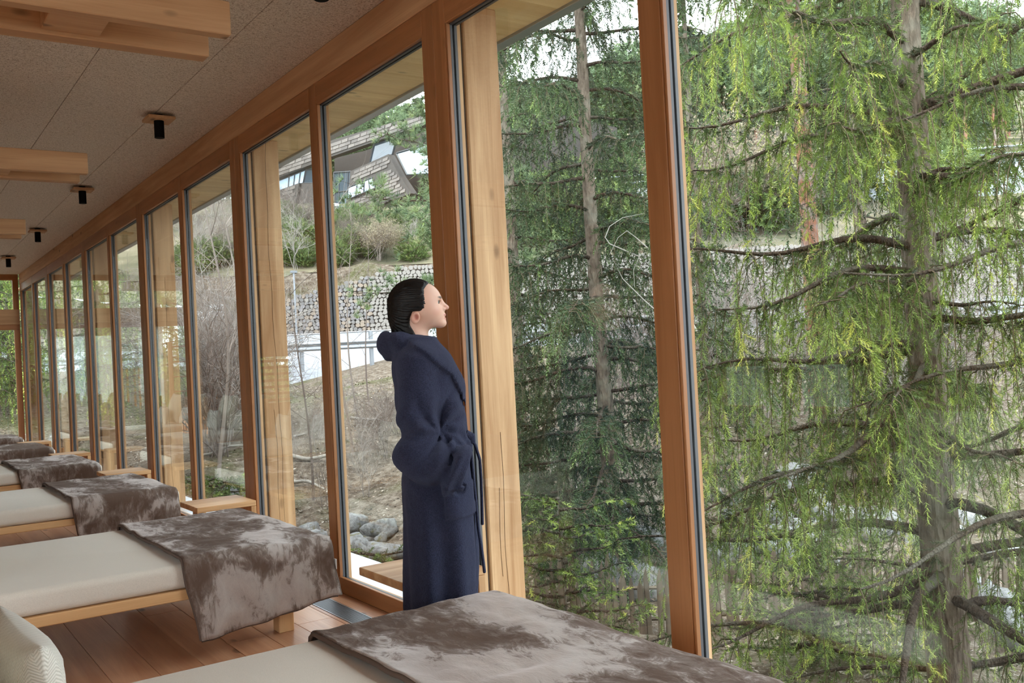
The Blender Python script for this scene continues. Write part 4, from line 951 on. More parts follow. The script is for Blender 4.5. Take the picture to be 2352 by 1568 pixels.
# ---------------------------------------------------------------- bare shrubs
def shrub_mesh(seed, stems, h, leaf=0.0, spread=.6):
    rr = np.random.RandomState(seed); A = []; B = []; RA = []; RB = []; tips = []
    def grow(p, d, l, r, lev):
        n = 4 if lev < 2 else 3; q = p
        for i in range(n):
            d = d + rr.normal(0, .16 + .05 * lev, 3); d[2] += .05; d = d / np.linalg.norm(d); e = q + d * l / n; A.append(q); B.append(e); RA.append(r * (1 - i / n * .45)); RB.append(r * (1 - (i + 1) / n * .45))
            if lev < 3 and (i > 0 or lev > 0):
                for k in range(rr.randint(1, 3 if lev else 4)):
                    s = rr.normal(0, 1, 3); s -= d * (s @ d); s /= np.linalg.norm(s); dd = d * .75 + s * rr.uniform(.45, .9); grow(e, dd / np.linalg.norm(dd), l * rr.uniform(.42, .68), r * .52, lev + 1)
            q = e
        tips.append(q)
    for i in range(stems):
        a = rr.rand() * 6.28; o = rr.uniform(0, .22); grow(np.array([math.cos(a) * o, math.sin(a) * o, -.05]), np.array([math.cos(a) * spread * rr.rand(), math.sin(a) * spread * rr.rand(), 1.0]), h * rr.uniform(.55, 1), .016 * h / 2, 0)
    V, F = thin_tubes(np.array(A), np.array(B), np.array(RA), np.array(RB))
    return V, F, np.array(tips), np.array(B)
SHB = [flat('bare_twig_grey', srgb(158, 150, 144), .9), flat('bare_twig_brown', srgb(136, 124, 116), .9), flat('bare_twig_dark', srgb(112, 100, 94), .9)]
sh_me = []
for i in range(7):
    V, F, tips, B = shrub_mesh(60 + i, 4 + i % 3, 2.2, 0, .5 + .12 * (i % 3)); sh_me.append(mesh_data('shrub_shape', V, F, SHB[i % 3]))
LEAFM = m_tint('pale_spring_leaves', [(0, srgb(112, 98, 78)), (.5, srgb(148, 136, 114)), (1, srgb(176, 168, 140))], .8, .3)
rl = np.random.RandomState(77); lf_me = []
for i in range(2):
    V, F, tips, B = shrub_mesh(90 + i, 5, 2.4, 0, .5)
    P = np.vstack([tips, B[rl.rand(len(B)) < .8]]) + rl.normal(0, .03, (1, 3)); n = len(P); D = rl.normal(0, 1, (n, 3)); tp = np.array([[0, 0, 0], [.5, 0, .5], [0, 0, 1], [-.5, 0, .5]])
    VL = place(tp, P, D, .045 + .03 * rl.rand(n), rl.rand(n) * 6.28); lf_me.append((mesh_data('shrub_shape', V, F, SHB[1]), mesh_data('leaf_shape', VL, np.arange(4 * n).reshape(-1, 4), LEAFM, attr=np.repeat(rl.rand(n), 4))))
EVG = m_tint('evergreen_shrub_leaves', [(0, srgb(58, 74, 44)), (.5, srgb(94, 112, 62)), (1, srgb(140, 150, 88))], .6, .25)
def evergreen_mesh(seed):
    rr = np.random.RandomState(seed); n = 900; d = rr.normal(0, 1, (n, 3)); d /= np.linalg.norm(d, axis=1)[:, None]; r = rr.rand(n) ** .33; P = d * r[:, None] * np.array([.75, .75, .55]) * (1 + .25 * fbm(d[:, 0] * 2, d[:, 1] * 2, d[:, 2] * 2 + seed))[:, None]; P[:, 2] += .45
    V = place(TPF, P, d * [1, 1, .5] + [0, 0, .35], .16 + .08 * rr.rand(n), rr.rand(n) * 6.28); return mesh_data('shrub_shape', V, np.arange(len(V)).reshape(-1, 3), EVG, attr=np.repeat(np.clip(rr.normal(.45, .2, n), 0, 1), len(TPF)))
ev_me = [evergreen_mesh(i) for i in range(3)]
rr = random.Random(5); cnt = 0
def put(name, me, x, y, s, sz, label, cat, group, sub=None, dz=-.05):
    if x < 4.6 and y < YE + 3.4: x += 2.5
    if x < 4.6 and y < YE + 3.4: return None
    if 215 < pixel_x((x, y, 1)) < 455 and .57 * x + .82 * y < 25: return None
    o = link(name, me, None, (x, y, gz(x, y) + dz), rr.uniform(0, 6.28)); o.scale = (s, s, sz); setp(o, label, cat, group)
    if sub is not None: link('leaves', sub, o)
    return o
def uv(u, v): return .6 * u + .8 * v, .8 * u - .6 * v
def pix_uv(px, d):
    p = at_depth(px, 800, d); return float(p[0]), float(p[1])
# (pixel range, depth range, count, size range)
shrub_zones = [((468, 525), (15.5, 24), 20, (.75, 1.2), 'leafless thicket shrub on the slope left of the cracked column'), ((650, 740), (12.5, 18), 6, (.2, .4), 'leafless shrub on the slope between the cracked column and the person'), ((770, 930), (12.5, 18), 8, (.2, .4), 'leafless shrub on the slope directly left of the person'), ((300, 420), (25, 26), 4, (.7, 1.2), 'leafless shrub on the slope behind the fourth and fifth loungers'), ((1260, 1480), (15, 24), 10, (.5, .9), 'leafless shrub behind the middle spruce'), ((1600, 2340), (13, 24), 24, (.6, 1.3), 'leafless shrub behind the right-hand spruces'), ((1570, 1900), (34.6, 46), 18, (.7, 1.3), 'bare bush on the high slope left of the reddish pine'), ((430, 760), (34.8, 44), 22, (.5, 1.0), 'bare bush on the bank above the road'), ((780, 1000), (35, 42), 9, (.4, .7), 'bare bush above the stone retaining wall'), ((40, 200), (23, 32), 20, (.6, 1.2), 'bare shrub outside the end glazing')]
for (pa, pb), (da, db), n, (sa, sb), lb in shrub_zones:
    made = []
    for i in range(n):
        x, y = pix_uv(rr.uniform(pa, pb), rr.uniform(da, db)); s = rr.uniform(sa, sb); made.append(put('bare_shrub', rr.choice(sh_me), x, y, s, s * rr.uniform(.85, 1.25), lb, 'shrub', lb + ' group'))
    rank_labels([o for o in made if o is not None])
for (pa, pb), (da, db), n, lb in (((1580, 1780), (35.4, 40), 12, 'hazel bush with pale new leaves right of the tall mullion'), ((800, 900), (35.2, 37), 5, 'bush with pale new leaves above the retaining wall')):
    made = []
    for i in range(n):
        x, y = pix_uv(rr.uniform(pa, pb), rr.uniform(da, db)); s = rr.uniform(.8, 1.3) if pa > 1000 else rr.uniform(.35, .6); m1, m2 = rr.choice(lf_me); made.append(put('leafy_shrub', m1, x, y, s, s, lb, 'shrub', lb + ' group', m2))
    rank_labels(made)
for (pa, pb), (da, db), n, (sa, sb), lb in (((640, 720), (35, 44), 12, (.6, 1.0), 'evergreen bush below the building left of the railing'), ((770, 990), (35.5, 45), 26, (.5, 1.05), 'evergreen bush on the bank below the building'), ((430, 560), (35.2, 37), 6, (.7, 1.0), 'low evergreen hedge bush along the road'), ((1160, 1480), (36, 50), 14, (1.2, 2.2), 'evergreen bush high behind the middle spruce'), ((1600, 2300), (36, 50), 20, (1.2, 2.4), 'evergreen bush high behind the right-hand spruces')):
    made = []
    for i in range(n):
        x, y = pix_uv(rr.uniform(pa, pb), rr.uniform(da, db)); s = rr.uniform(sa, sb); made.append(put('evergreen_bush', rr.choice(ev_me), x, y, s, s, lb, 'bush', lb + ' group'))
    rank_labels(made)

# slender bare trees (thin trunks with forked tops)
def bare_tree(px, d, h, r, seed, label, mat=1):
    x, y = pix_uv(px, d); b = (x, y, gz(x, y)); q = np.random.RandomState(seed); t = empty('bare_tree', b, label=label, cat='tree', group='slender leafless trees on the slope')
    zz = np.linspace(0, h, 12); P = np.stack([x + .10 * h * .3 * np.sin(zz * 1.1 + seed) , y + .02 * zz, b[2] + zz - .1], 1); V, F = tube(P, r * (1 - .8 * zz / h), 6); obj('trunk', V, F, SHB[mat], t, smooth=True)
    A = []; B = []; RA = []; RB = []
    def g(p, dr, l, rad, lev):
        for i in range(3):
            dr = dr + q.normal(0, .15, 3); dr /= np.linalg.norm(dr); e = p + dr * l / 3; A.append(p); B.append(e); RA.append(rad); RB.append(rad * .75); rad *= .75
            if lev < 2:
                for k in range(2): s = dr + q.normal(0, .5, 3); g(e, s / np.linalg.norm(s), l * .6, rad * .65, lev + 1)
            p = e
    for i in range(8):
        z = h * (.3 + .67 * i / 7); p = np.array([np.interp(z, zz, P[:, j]) for j in range(3)]); a = i * 2.4 + seed; g(p, np.array([math.cos(a), math.sin(a), .9]), h * .22, r * .28, 1)
    V, F = thin_tubes(np.array(A), np.array(B), np.array(RA), np.array(RB)); obj('twigs', V, F, SHB[mat], t, kind='stuff')
for i, a in enumerate(((505, 15, 5.2, .035, 'tallest slender leafless tree left of the cracked column'), (470, 17, 4.8, .03, 'slender leafless tree beside the left edge of its pane'), (690, 13.5, 3.2, .022, 'slender leafless tree seen just right of the cracked column'), (785, 15, 4.2, .022, 'slender leafless tree rising before the stone wall'), (815, 17.5, 4.0, .02, 'second slender leafless tree before the stone wall'), (850, 19, 3.6, .018, 'slender leafless tree close to the back of the head'), (540, 19, 5.0, .03, 'slender leafless tree at the right edge of its pane'))):
    bare_tree(a[0], a[1], a[2], a[3], 200 + i, a[4], i % 3 if i % 3 else 1)

# ---------------------------------------------------------------- rocks, logs, fence
def m_rock():
    t = NT('grey_boulder'); v = t.mapping((1, 1, 1)); n = t.noise(v, 5, 5, .65); n2 = t.noise(v, 2.2, 3, .6); n3 = t.noise(v, 40, 3, .7)
    c = t.ramp(n, [(.3, srgb(96, 95, 95)), (.6, srgb(158, 158, 158))]); c = t.mix(c, srgb(112, 104, 58), t.ramp(n2, [(.55, (0, 0, 0)), (.68, (.75, .75, .75))])); t.base(c); t.bump(t.math('MULTIPLY_ADD', n3, .3, n), .7, .05); t.set(Roughness=.9, Specular_IOR_Level=.2); return t.m
ROCK = m_rock()
def rock_mesh(seed, nu=18, nv=12):
    q = np.random.RandomState(seed); a = np.linspace(0, 2 * math.pi, nu, endpoint=False); b = np.linspace(-math.pi / 2, math.pi / 2, nv); A, B = np.meshgrid(a, b, indexing='ij'); D = np.stack([np.cos(A) * np.cos(B), np.sin(A) * np.cos(B), np.sin(B)], -1).reshape(-1, 3)
    pl = q.normal(0, 1, (16, 3)); pl /= np.linalg.norm(pl, axis=1)[:, None]; dist = q.uniform(.5, .78, 16)
    r = np.min(np.where((D @ pl.T) > .05, dist / np.maximum(D @ pl.T, .05), 9), axis=1); r = np.minimum(r, 1.1) * (1 + .05 * fbm(D[:, 0] * 3 + seed, D[:, 1] * 3, D[:, 2] * 3)); V = D * r[:, None] * np.array([1, .8, .62])
    F = []
    for i in range(nu):
        for j in range(nv - 1): k = (i + 1) % nu; F.append([i * nv + j, k * nv + j, k * nv + j + 1, i * nv + j + 1])
    return mesh_data('boulder_shape', V, np.array(F), ROCK, False)
rk = [rock_mesh(i) for i in range(7)]
rq = random.Random(9)
def boulder(px, py, d, s, label, grp):
    x, y = at_depth(px, py, d)[:2]; o = link('boulder', rq.choice(rk), None, (float(x), float(y), gz(x, y) + s * .25), rq.uniform(0, 6.28)); o.scale = (s, s * rq.uniform(.8, 1.1), s * rq.uniform(.8, 1.2)); setp(o, label, 'rock', grp); return o
boulder(712, 1190, 11.9, .34, 'large grey cracked boulder right of the cracked column', 'boulders by the stream'); boulder(738, 1215, 11.4, .32, 'boulder cut off by the mullion left of the person', 'boulders by the stream'); boulder(705, 1150, 12.4, .26, 'lichen-yellow boulder above the large cracked one', 'boulders by the stream'); boulder(690, 1235, 11.2, .24, 'small boulder at the foot of the cracked column', 'boulders by the stream')
rank_labels([boulder(rq.uniform(790, 920), rq.uniform(1180, 1290), rq.uniform(9.5, 12.5), rq.uniform(.15, .36), 'boulder on the ground left of the robe', 'boulders left of the robe') for i in range(12)])
rank_labels([boulder(rq.uniform(440, 540), rq.uniform(1090, 1150), rq.uniform(11.5, 13.5), rq.uniform(.15, .3), 'boulder below the slope left of the cracked column', 'boulders left of the cracked column') for i in range(10)])
boulder(1475, 1335, 11.0, .42, 'flat-topped boulder overhanging the stream behind the pickets', 'boulders by the stream')
rank_labels([boulder(rq.uniform(1380, 1960), 1400, rq.uniform(9.2, 12.5), rq.uniform(.16, .48), 'pale boulder in the stream bed behind the picket fence', 'boulders in the stream bed') for i in range(34)])
rank_labels([boulder(rq.uniform(-100, 160), 950, rq.uniform(19, 26), rq.uniform(.2, .45), 'boulder outside the end glazing', 'boulders outside the end glazing') for i in range(18)])
rank_labels([boulder(rq.uniform(1960, 2352), 1400, rq.uniform(7.5, 12), rq.uniform(.16, .4), 'boulder behind the nearest spruce trunk', 'boulders behind the nearest trunk') for i in range(16)])
# stream water
wt = NT('stream_water'); wt.base(srgb(150, 160, 160)); wt.set(Roughness=.12, Specular_IOR_Level=.6); n_ = wt.noise(wt.mapping((1, 1, 1)), 9, 3, .6); wt.bump(n_, .5, .05)
U = np.linspace(9.0, 11.6, 8); Vv = np.linspace(-4, 16, 50); A, B = np.meshgrid(U, Vv, indexing='ij'); X = .6 * A + .8 * B; Y = .8 * A - .6 * B; Z = ground_z(X, Y) * 0 - 1.22 + .02 * vnoise(X * 2, Y * 2)
obj('stream', np.stack([X, Y, Z], -1).reshape(-1, 3), grid_faces(8, 50), wt.m, smooth=True, label='pale shallow stream between the boulders', cat='water', kind='stuff')
# fallen grey branches on the slope
for i, (p0, p1, d, r, lb) in enumerate((((560, 1020), (735, 985), 17, .035, 'fallen pale branch behind the cracked column'), ((650, 1075), (760, 1045), 15, .045, 'fallen grey log on the slope left of the mullion'), ((805, 958), (925, 935), 17.5, .03, 'fallen pale branch level with the robe elbow'), ((450, 1000), (560, 985), 17, .03, 'fallen branch left of the cracked column'), ((660, 1120), (745, 1105), 14, .03, 'thin fallen branch above the boulders'))):
    A_, B_ = at_depth(*p0, d), at_depth(*p1, d * .98); A_[2] = gz(A_[0], A_[1]) + .08; B_[2] = gz(B_[0], B_[1]) + .12
    V, F = tube([A_ + (B_ - A_) * s + np.array([0, 0, .03 * math.sin(s * 7 + i)]) for s in np.linspace(0, 1, 8)], np.linspace(r, r * .6, 8), 7); obj('fallen_branch', V, F, DEADW, smooth=True, label=lb, cat='branch', group='fallen branches')
# picket fence of split stakes
fz = empty('picket_fence', base_at(1500, 1420, 8.4), label='weathered fence of split wooden pickets at the stream bank', cat='fence')
pk = wood('weathered_picket', 'z', srgb(128, 116, 102), srgb(84, 72, 61), .2, .9)
u0 = 8.1
for i in range(132):
    v = -2.3 + i * .075 + rq.uniform(-.02, .02); x, y = uv(u0 + .25 * math.sin(v * .5), v); z = gz(x, y); h = rq.uniform(.46, .74); w = rq.uniform(.018, .029)
    V = []; tl = rq.uniform(-.05, .05)
    for zq, s in ((-.15, 1), (h * .85, .9), (h, .25)):
        for a, b in ((-1, -.45), (1, -.45), (1, .45), (-1, .45)): V.append((x + a * w * s * .8 + tl * zq, y - a * w * s * .6 + b * w * s, z + zq + (0.02 * a if zq == h else 0)))
    F = [[0, 1, 5, 4], [1, 2, 6, 5], [2, 3, 7, 6], [3, 0, 4, 7], [4, 5, 9, 8], [5, 6, 10, 9], [6, 7, 11, 10], [7, 4, 8, 11], [8, 9, 10, 11]]
    obj('picket', np.array(V), F, pk, fz)
for zz_ in (.15, .42):
    V, F = tube([(*uv(u0 + .04 + .25 * math.sin(v * .5), v), gz(*uv(u0, v)) + zz_) for v in np.linspace(-2.4, 7.6, 24)], .018, 5); obj('rail', V, F, pk, fz)

# ---------------------------------------------------------------- road, guardrail, retaining wall
def strip(name, ua, ub, va, vb, dz, mat, **kw):
    U = np.linspace(ua, ub, 6); Vv = np.linspace(va, vb, 80); A, B = np.meshgrid(U, Vv, indexing='ij'); X = .6 * A + .8 * B; Y = .8 * A - .6 * B; Z = np.interp(A, [a for a, b in UP], [b for a, b in UP]) + dz; Z[0] -= .8; X[0] -= .05; Y[0] -= .05
    return obj(name, np.stack([X, Y, Z], -1).reshape(-1, 3), grid_faces(6, 80), mat, **kw)
asp = NT('pale_asphalt'); asp.base(asp.ramp(asp.noise(asp.mapping((1, 1, 1)), 14, 4, .7), [(.3, srgb(126, 129, 136)), (.7, srgb(148, 151, 158))])); asp.set(Roughness=.8)
strip('floor_road', 26.0, 33.05, -34, 26, .06, asp.m, kind='structure')
GALV = flat('galvanised_steel', srgb(150, 154, 160), .45, .6)
gr = empty('guardrail', (*uv(26.2, -4), 1.6), label='grey steel guardrail along the near edge of the road', cat='guardrail')
vs = np.linspace(-34, 26, 60)
def road_z(u): return float(np.interp(u, [a for a, b in UP], [b for a, b in UP])) + .06
P = [(*uv(26.2, v), road_z(26.2) + .55) for v in vs]
prof = [(-.02, -.15), (.04, -.10), (-.02, -.04), (-.02, .04), (.04, .10), (-.02, .15)]; V = []
for v in vs:
    for (du, dz) in prof: x, y = uv(26.2 - du, v); V.append((x, y, road_z(26.2) + .40 + dz * .8))
obj('rail_beam', np.array(V), grid_faces(len(vs), 6), GALV, gr, smooth=False)
for v in np.arange(-33, 26, 2.0):
    x, y = uv(26.3, v); box('post', x - .05, x + .05, y - .04, y + .04, road_z(26.3) - .3, road_z(26.3) + .76, GALV, gr)
V, F = tube([(*uv(26.3, v), road_z(26.3) + .75) for v in np.linspace(-34, 26, 20)], .022, 6); obj('handrail', V, F, GALV, gr)
# stone wall: each of the best seen stones on its own
stn = []
for i, c in enumerate((srgb(136, 130, 124), srgb(116, 112, 110), srgb(140, 126, 113), srgb(124, 120, 121))): stn.append(flat('wall_stone_%d' % i, c, .9))
wl = empty('stone_wall', (*uv(33.5, -3), 2.4), label='rubble stone retaining wall behind the road', cat='wall')
def wall_top(v): return 4.65 + np.clip((v + 11) * .0, -1, 1) - np.clip((-5.2 - v) * .22, 0, 1.6)
V = []
vs = np.linspace(-30, 26, 60)
for v in vs:
    tp = wall_top(v) - .1
    for (u_, z_) in ((33.15, 2.1), (33.45, tp), (34.8, tp + .02)): x, y = uv(u_, v); V.append((x, y, z_))
obj('mortar_core', np.array(V), grid_faces(len(vs), 3), flat('wall_mortar', srgb(112, 104, 97), .95), wl)
st_me = []
for k in range(8):
    q = np.random.RandomState(300 + k); n = 7; a = np.sort((np.arange(n) + q.uniform(-.28, .28, n)) / n * 2 * math.pi); r = q.uniform(.72, 1.12, n)
    ring0 = np.stack([np.cos(a) * r, 0 * a + .5, np.sin(a) * r], 1); ring1 = ring0 * [.86, 0, .86] + [0, -.32, 0]
    V = np.vstack([ring0, ring1]); F = [[i, (i + 1) % n, n + (i + 1) % n, n + i] for i in range(n)] + [[n + i for i in range(n)]]
    st_me.append([mesh_data('stone_shape', V, F, m) for m in stn])
cells = []
v = -20.0; z = 2.42; row = 0
while z < 4.6:
    hh = rq.uniform(.11, .155); v = -22 + rq.uniform(0, .2)
    while v < 22:
        w_ = rq.uniform(.12, .21)
        if z + hh * .5 < wall_top(v): cells.append((v + w_ / 2, z + hh / 2 + rq.uniform(-.02, .02), w_ / 2 * 1.0, hh / 2 * 1.08))
        v += w_
    z += hh
def stone_T(c):
    f = (c[1] - 2.2) / 2.45; u_ = 33.15 + .3 * f - .06; x, y = uv(u_, c[0]); return x, y, c[1]
vis = sorted(cells, key=lambda c: abs(c[0] + 8.3) + (0 if True else 0))[:300]; rest = [c for c in cells if c not in set(vis)]
rz_ = math.atan2(-.6, .8)
for c in vis:
    x, y, z = stone_T(c); o = link('stone', rq.choice(rq.choice(st_me)), wl, (x - wl.location[0], y - wl.location[1], z - wl.location[2]), rz_); o.scale = (c[2] * 1.2, .12, c[3] * 1.22)
pr = []
for c in rest:
    x, y, z = stone_T(c); cs_, sn_ = math.cos(rz_), math.sin(rz_); me = rq.choice(st_me)[0]; vv = np.array([q.co for q in me.vertices]) * [c[2] * 1.2, .12, c[3] * 1.22]
    pr.append((np.stack([vv[:, 0] * cs_ - vv[:, 1] * sn_ + x, vv[:, 0] * sn_ + vv[:, 1] * cs_ + y, vv[:, 2] + z], 1), [list(p.vertices) for p in me.polygons]))
V, F = merge(pr); obj('more_stones', V, F, stn[0], wl, kind='stuff')
# upper road parapet on the right, high up the slope
def uvz(u, v): x, y = uv(u, v); return x, y
pp = NT('pale_concrete'); pp.base(pp.ramp(pp.noise(pp.mapping((1, 1, 1)), 3, 4, .6), [(.3, srgb(140, 145, 152)), (.7, srgb(168, 173, 180))])); pp.set(Roughness=.85)
pw_ = empty('road_parapet', (*uv(41, 14), 7.3), label='pale concrete parapet of the upper road behind the right-hand trees', cat='wall')
V = []
for v in np.linspace(2, 34, 30):
    for (du, z) in ((0, 6.2), (0, 8.2), (.4, 8.2), (.4, 6.2)): V.append((*uv(41 + du, v), z + .02 * v))
obj('concrete', np.array(V), grid_faces(30, 4), pp.m, pw_)
for zz_ in (8.5, 8.8): V, F = tube([(*uv(41.2, v), zz_ + .02 * v) for v in np.linspace(2, 34, 10)], .04, 5); obj('rail', V, F, GALV, pw_)
# street lamp, signs, railing, terrace
x, y = uv(32.9, -8.9); t = empty('street_lamp', (x, y, 2.3), label='thin grey street lamp before the stone wall', cat='lamp')
V, F = tube([(x, y, 2.2), (x, y, 4.6)], .035, 8); obj('pole', V, F, GALV, t); box('lamp_head', x - .11, x + .11, y - .07, y + .07, 4.6, 4.68, flat('lamp_head_grey', srgb(120, 124, 128)), t)
p = at_depth(487, 722, 34); x, y = float(p[0]), float(p[1]); t = empty('road_sign', (x, y, 2.3), label='small white direction sign by the road left of the cracked column', cat='sign')
V, F = tube([(x, y, 2.3), (x, y, p[2] + .3)], .04, 6); obj('pole', V, F, GALV, t); box('sign_board', x - .55, x + .55, y - .09, y - .05, p[2] - .22, p[2] + .12, flat('sign_white', srgb(228, 230, 232)), t); box('sign_board', x - .12, x + .45, y - .09, y - .05, p[2] + .15, p[2] + .36, flat('sign_white', srgb(228, 230, 232)), t)
t = empty('railing', at_depth(690, 580, 42), label='white metal railing on the bank below the building', cat='railing'); WHT = flat('white_paint', srgb(226, 228, 230), .5)
for pts in (((648, 556), (733, 572)), ((648, 586), (735, 573)), ((560, 640), (660, 664))):
    V, F = tube([at_depth(*pts[0], 42), at_depth(*pts[1], 42)], .045, 6); obj('bar', V, F, WHT, t)
for px_ in (648, 690, 728): V, F = tube([at_depth(px_, 556 + (px_ - 648) * .19, 42), at_depth(px_ + 1, 592, 42)], .035, 6); obj('baluster', V, F, WHT, t)
# board clad terrace with glass balustrade and closed parasol
tb = wood('silvered_board', 'z', srgb(168, 160, 152), srgb(140, 124, 112), .1, .85); tb2 = wood('rusty_board', 'z', srgb(184, 136, 100), srgb(150, 100, 68), .1, .85)
tr = empty('board_terrace', at_depth(340, 950, 22), label='terrace base clad in weathered vertical boards beyond the end glazing', cat='terrace')
nb = 46
for i in range(nb):
    f = i / nb; px_ = 250 + 258 * f; d = 24.5 - 5.0 * f; p = at_depth(px_, 900, d); zt_ = at_depth(px_, 848 - 18 * f + 12 * (f > .62), d)[2]; zb_ = at_depth(px_, 948 + 30 * f, d)[2]
    box('plank', p[0] - .03, p[0] + .03, p[1] - .06, p[1] + .06, zb_ - 1.2, zt_, tb if (i * 7 % 11) > 3 and f < .6 else tb2, tr, ch=.004)
P = [at_depth(250 + 258 * f, 846 - 18 * f + 12 * (f > .62), 24.45 - 5 * f) for f in np.linspace(0, 1, 12)]
V, F = tube(P, .05, 6); obj('coping', V, F, GALV, tr); V, F = tube([q + np.array([0, 0, .55]) for q in P], .03, 6); obj('handrail', V, F, GALV, tr)
V = [];
for q in P: V += [q + np.array([0, 0, .05]), q + np.array([0, 0, .52])]
obj('glass_balustrade', np.array(V), grid_faces(len(P), 2), GLASS, tr)
p = at_depth(384, 842, 21.3); t = empty('parasol', p, label='closed white parasol standing on the board terrace', cat='parasol')
V, F = tube([p + [0, 0, -.6], p + [0, 0, .95]], .02, 6); obj('pole', V, F, GALV, t); V, F = tube([p + [0, 0, z] for z in (-.02, .05, .25, .55, .80, .92)], [.05, .075, .07, .09, .05, .01], 8); obj('folded_canopy', V, F, WHT, t, smooth=True)

# ---------------------------------------------------------------- shingled building
SHG = NT('slate_shingle'); oi = SHG.n('ShaderNodeObjectInfo'); SHG.base(SHG.ramp(oi.outputs['Random'], [(0, srgb(84, 77, 73)), (.5, srgb(98, 90, 85)), (1, srgb(112, 104, 98))])); SHG.set(Roughness=.6)
SHW = flat('slate_backing', srgb(66, 60, 56), .7); DARKB = flat('dark_shade_sheet', srgb(58, 49, 43), .7); GLB = flat('building_window_glass', srgb(186, 206, 224), .08, .0, 1.0); GLD = flat('dark_window_glass', srgb(64, 74, 84), .08, 0, 1.0); FRB = flat('window_frame_dark', srgb(58, 60, 64), .5)
bd = empty('building', at_depth(800, 520, 50), label='angular grey shingled building with slanted windows up the slope', cat='building')
def bdep(px, off=0.0): return 1.0 / np.interp(px, [560, 1160], [1 / 62.0, 1 / 42.5]) + off
def bp(px, py, off=0.0): return at_depth(px, py, bdep(px, off))
bn = np.cross(bp(1000, 300) - bp(640, 300), bp(640, 500) - bp(640, 300)); bn /= np.linalg.norm(bn)
if bn @ (np.array([0, 0, 1.3]) - bp(800, 400)) < 0: bn = -bn
def slab(name, poly, mat, off=0.0, th=.4, par=None):
    A_ = np.array([bp(*q) + bn * (-off) for q in poly]); B_ = A_ - bn * th; n = len(poly); V = np.vstack([A_, B_]); F = [list(range(n)), [n + i for i in range(n)][::-1]] + [[i, n + i, n + (i + 1) % n, (i + 1) % n] for i in range(n)]
    return obj(name, V, F, mat, par or bd)
def inside(poly, x, y):
    c = False; n = len(poly)
    for i in range(n):
        (x1, y1), (x2, y2) = poly[i], poly[(i + 1) % n]
        if (y1 > y) != (y2 > y) and x < (x2 - x1) * (y - y1) / (y2 - y1) + x1: c = not c
    return c
band = [(560, 398), (640, 369), (754, 324), (830, 302), (980, 258), (1120, 218), (1118, 246), (978, 284), (832, 335), (757, 361), (640, 407), (562, 432)]
blk = [(804.6, 393), (891.6, 354), (918, 404), (945, 444), (822.8, 486), (790, 496), (796, 459), (801, 430)]
lblk = [(600, 452), (642, 436), (687, 420), (672.6, 513), (655, 530), (600, 530)]; rfac = [(687, 420), (718, 420), (735, 420), (742, 520), (672, 520)]
slab('upper_fascia', band, SHW); slab('lower_block', blk, SHW); slab('left_block', lblk, SHW); slab('left_block_side', rfac, SHW, .15)
slab('deep_recess', [(695, 352), (760, 335), (1010, 250), (1010, 440), (900, 500), (800, 535), (695, 535)], DARKB, 2.2, .3)  # dark sheet whose colour stands for the shade in the recess
slab('undercroft', [(822, 480), (950, 440), (1120, 400), (1120, 480), (955, 520), (822, 520)], DARKB, 1.2, .3)  # dark sheet for the shade under the lower block
slab('body', [(600, 400), (1120, 225), (1120, 520), (600, 535)], flat('building_core', srgb(62, 56, 52), .8), 5.0, 4.0)
for nm, poly, m in (('window_strip', [(600, 424), (641, 409), (693, 388), (687, 419), (642, 435), (600, 450)], GLB), ('corner_window', [(694, 388), (718, 387), (735, 387), (735, 419), (688, 419)], GLD), ('slanted_window', [(802, 431), (856, 408.5), (865, 432), (801, 458)], GLB), ('upper_window', [(838, 378), (891, 353), (905, 300), (850, 325)], GLD), ('entrance_glazing', [(757, 395), (800, 392), (797, 470), (790, 496), (762, 500)], GLD), ('right_wing_window', [(900, 350), (1110, 290), (1110, 390), (925, 400)], GLB)):
    o = slab(nm, poly, m, -.06 if nm in ('slanted_window',) else .3, .05)
    A_ = np.array([bp(*q) + bn * (.06 if nm == 'slanted_window' else -.28) for q in poly]); V, F = tube(np.vstack([A_, A_[:1]]), .05, 4); obj('window_frame', V, F, FRB, o)
for (a, b, off) in (((823, 423), (820, 451), .08), ((840, 416), (838, 444), .08), ((849, 412), (852, 437), .08), ((655, 404), (653, 431), -.26), ((668, 399), (665, 427), -.26), ((681, 394), (677, 423), -.26), ((768, 395), (770, 495), -.28), ((790, 393), (786, 490), -.28), ((757, 440), (800, 436), -.26)):
    V, F = tube([bp(*a) + bn * off, bp(*b) + bn * off], .035, 4); obj('mullion_bar', V, F, FRB, bd)
shq = random.Random(4); nsh = 0
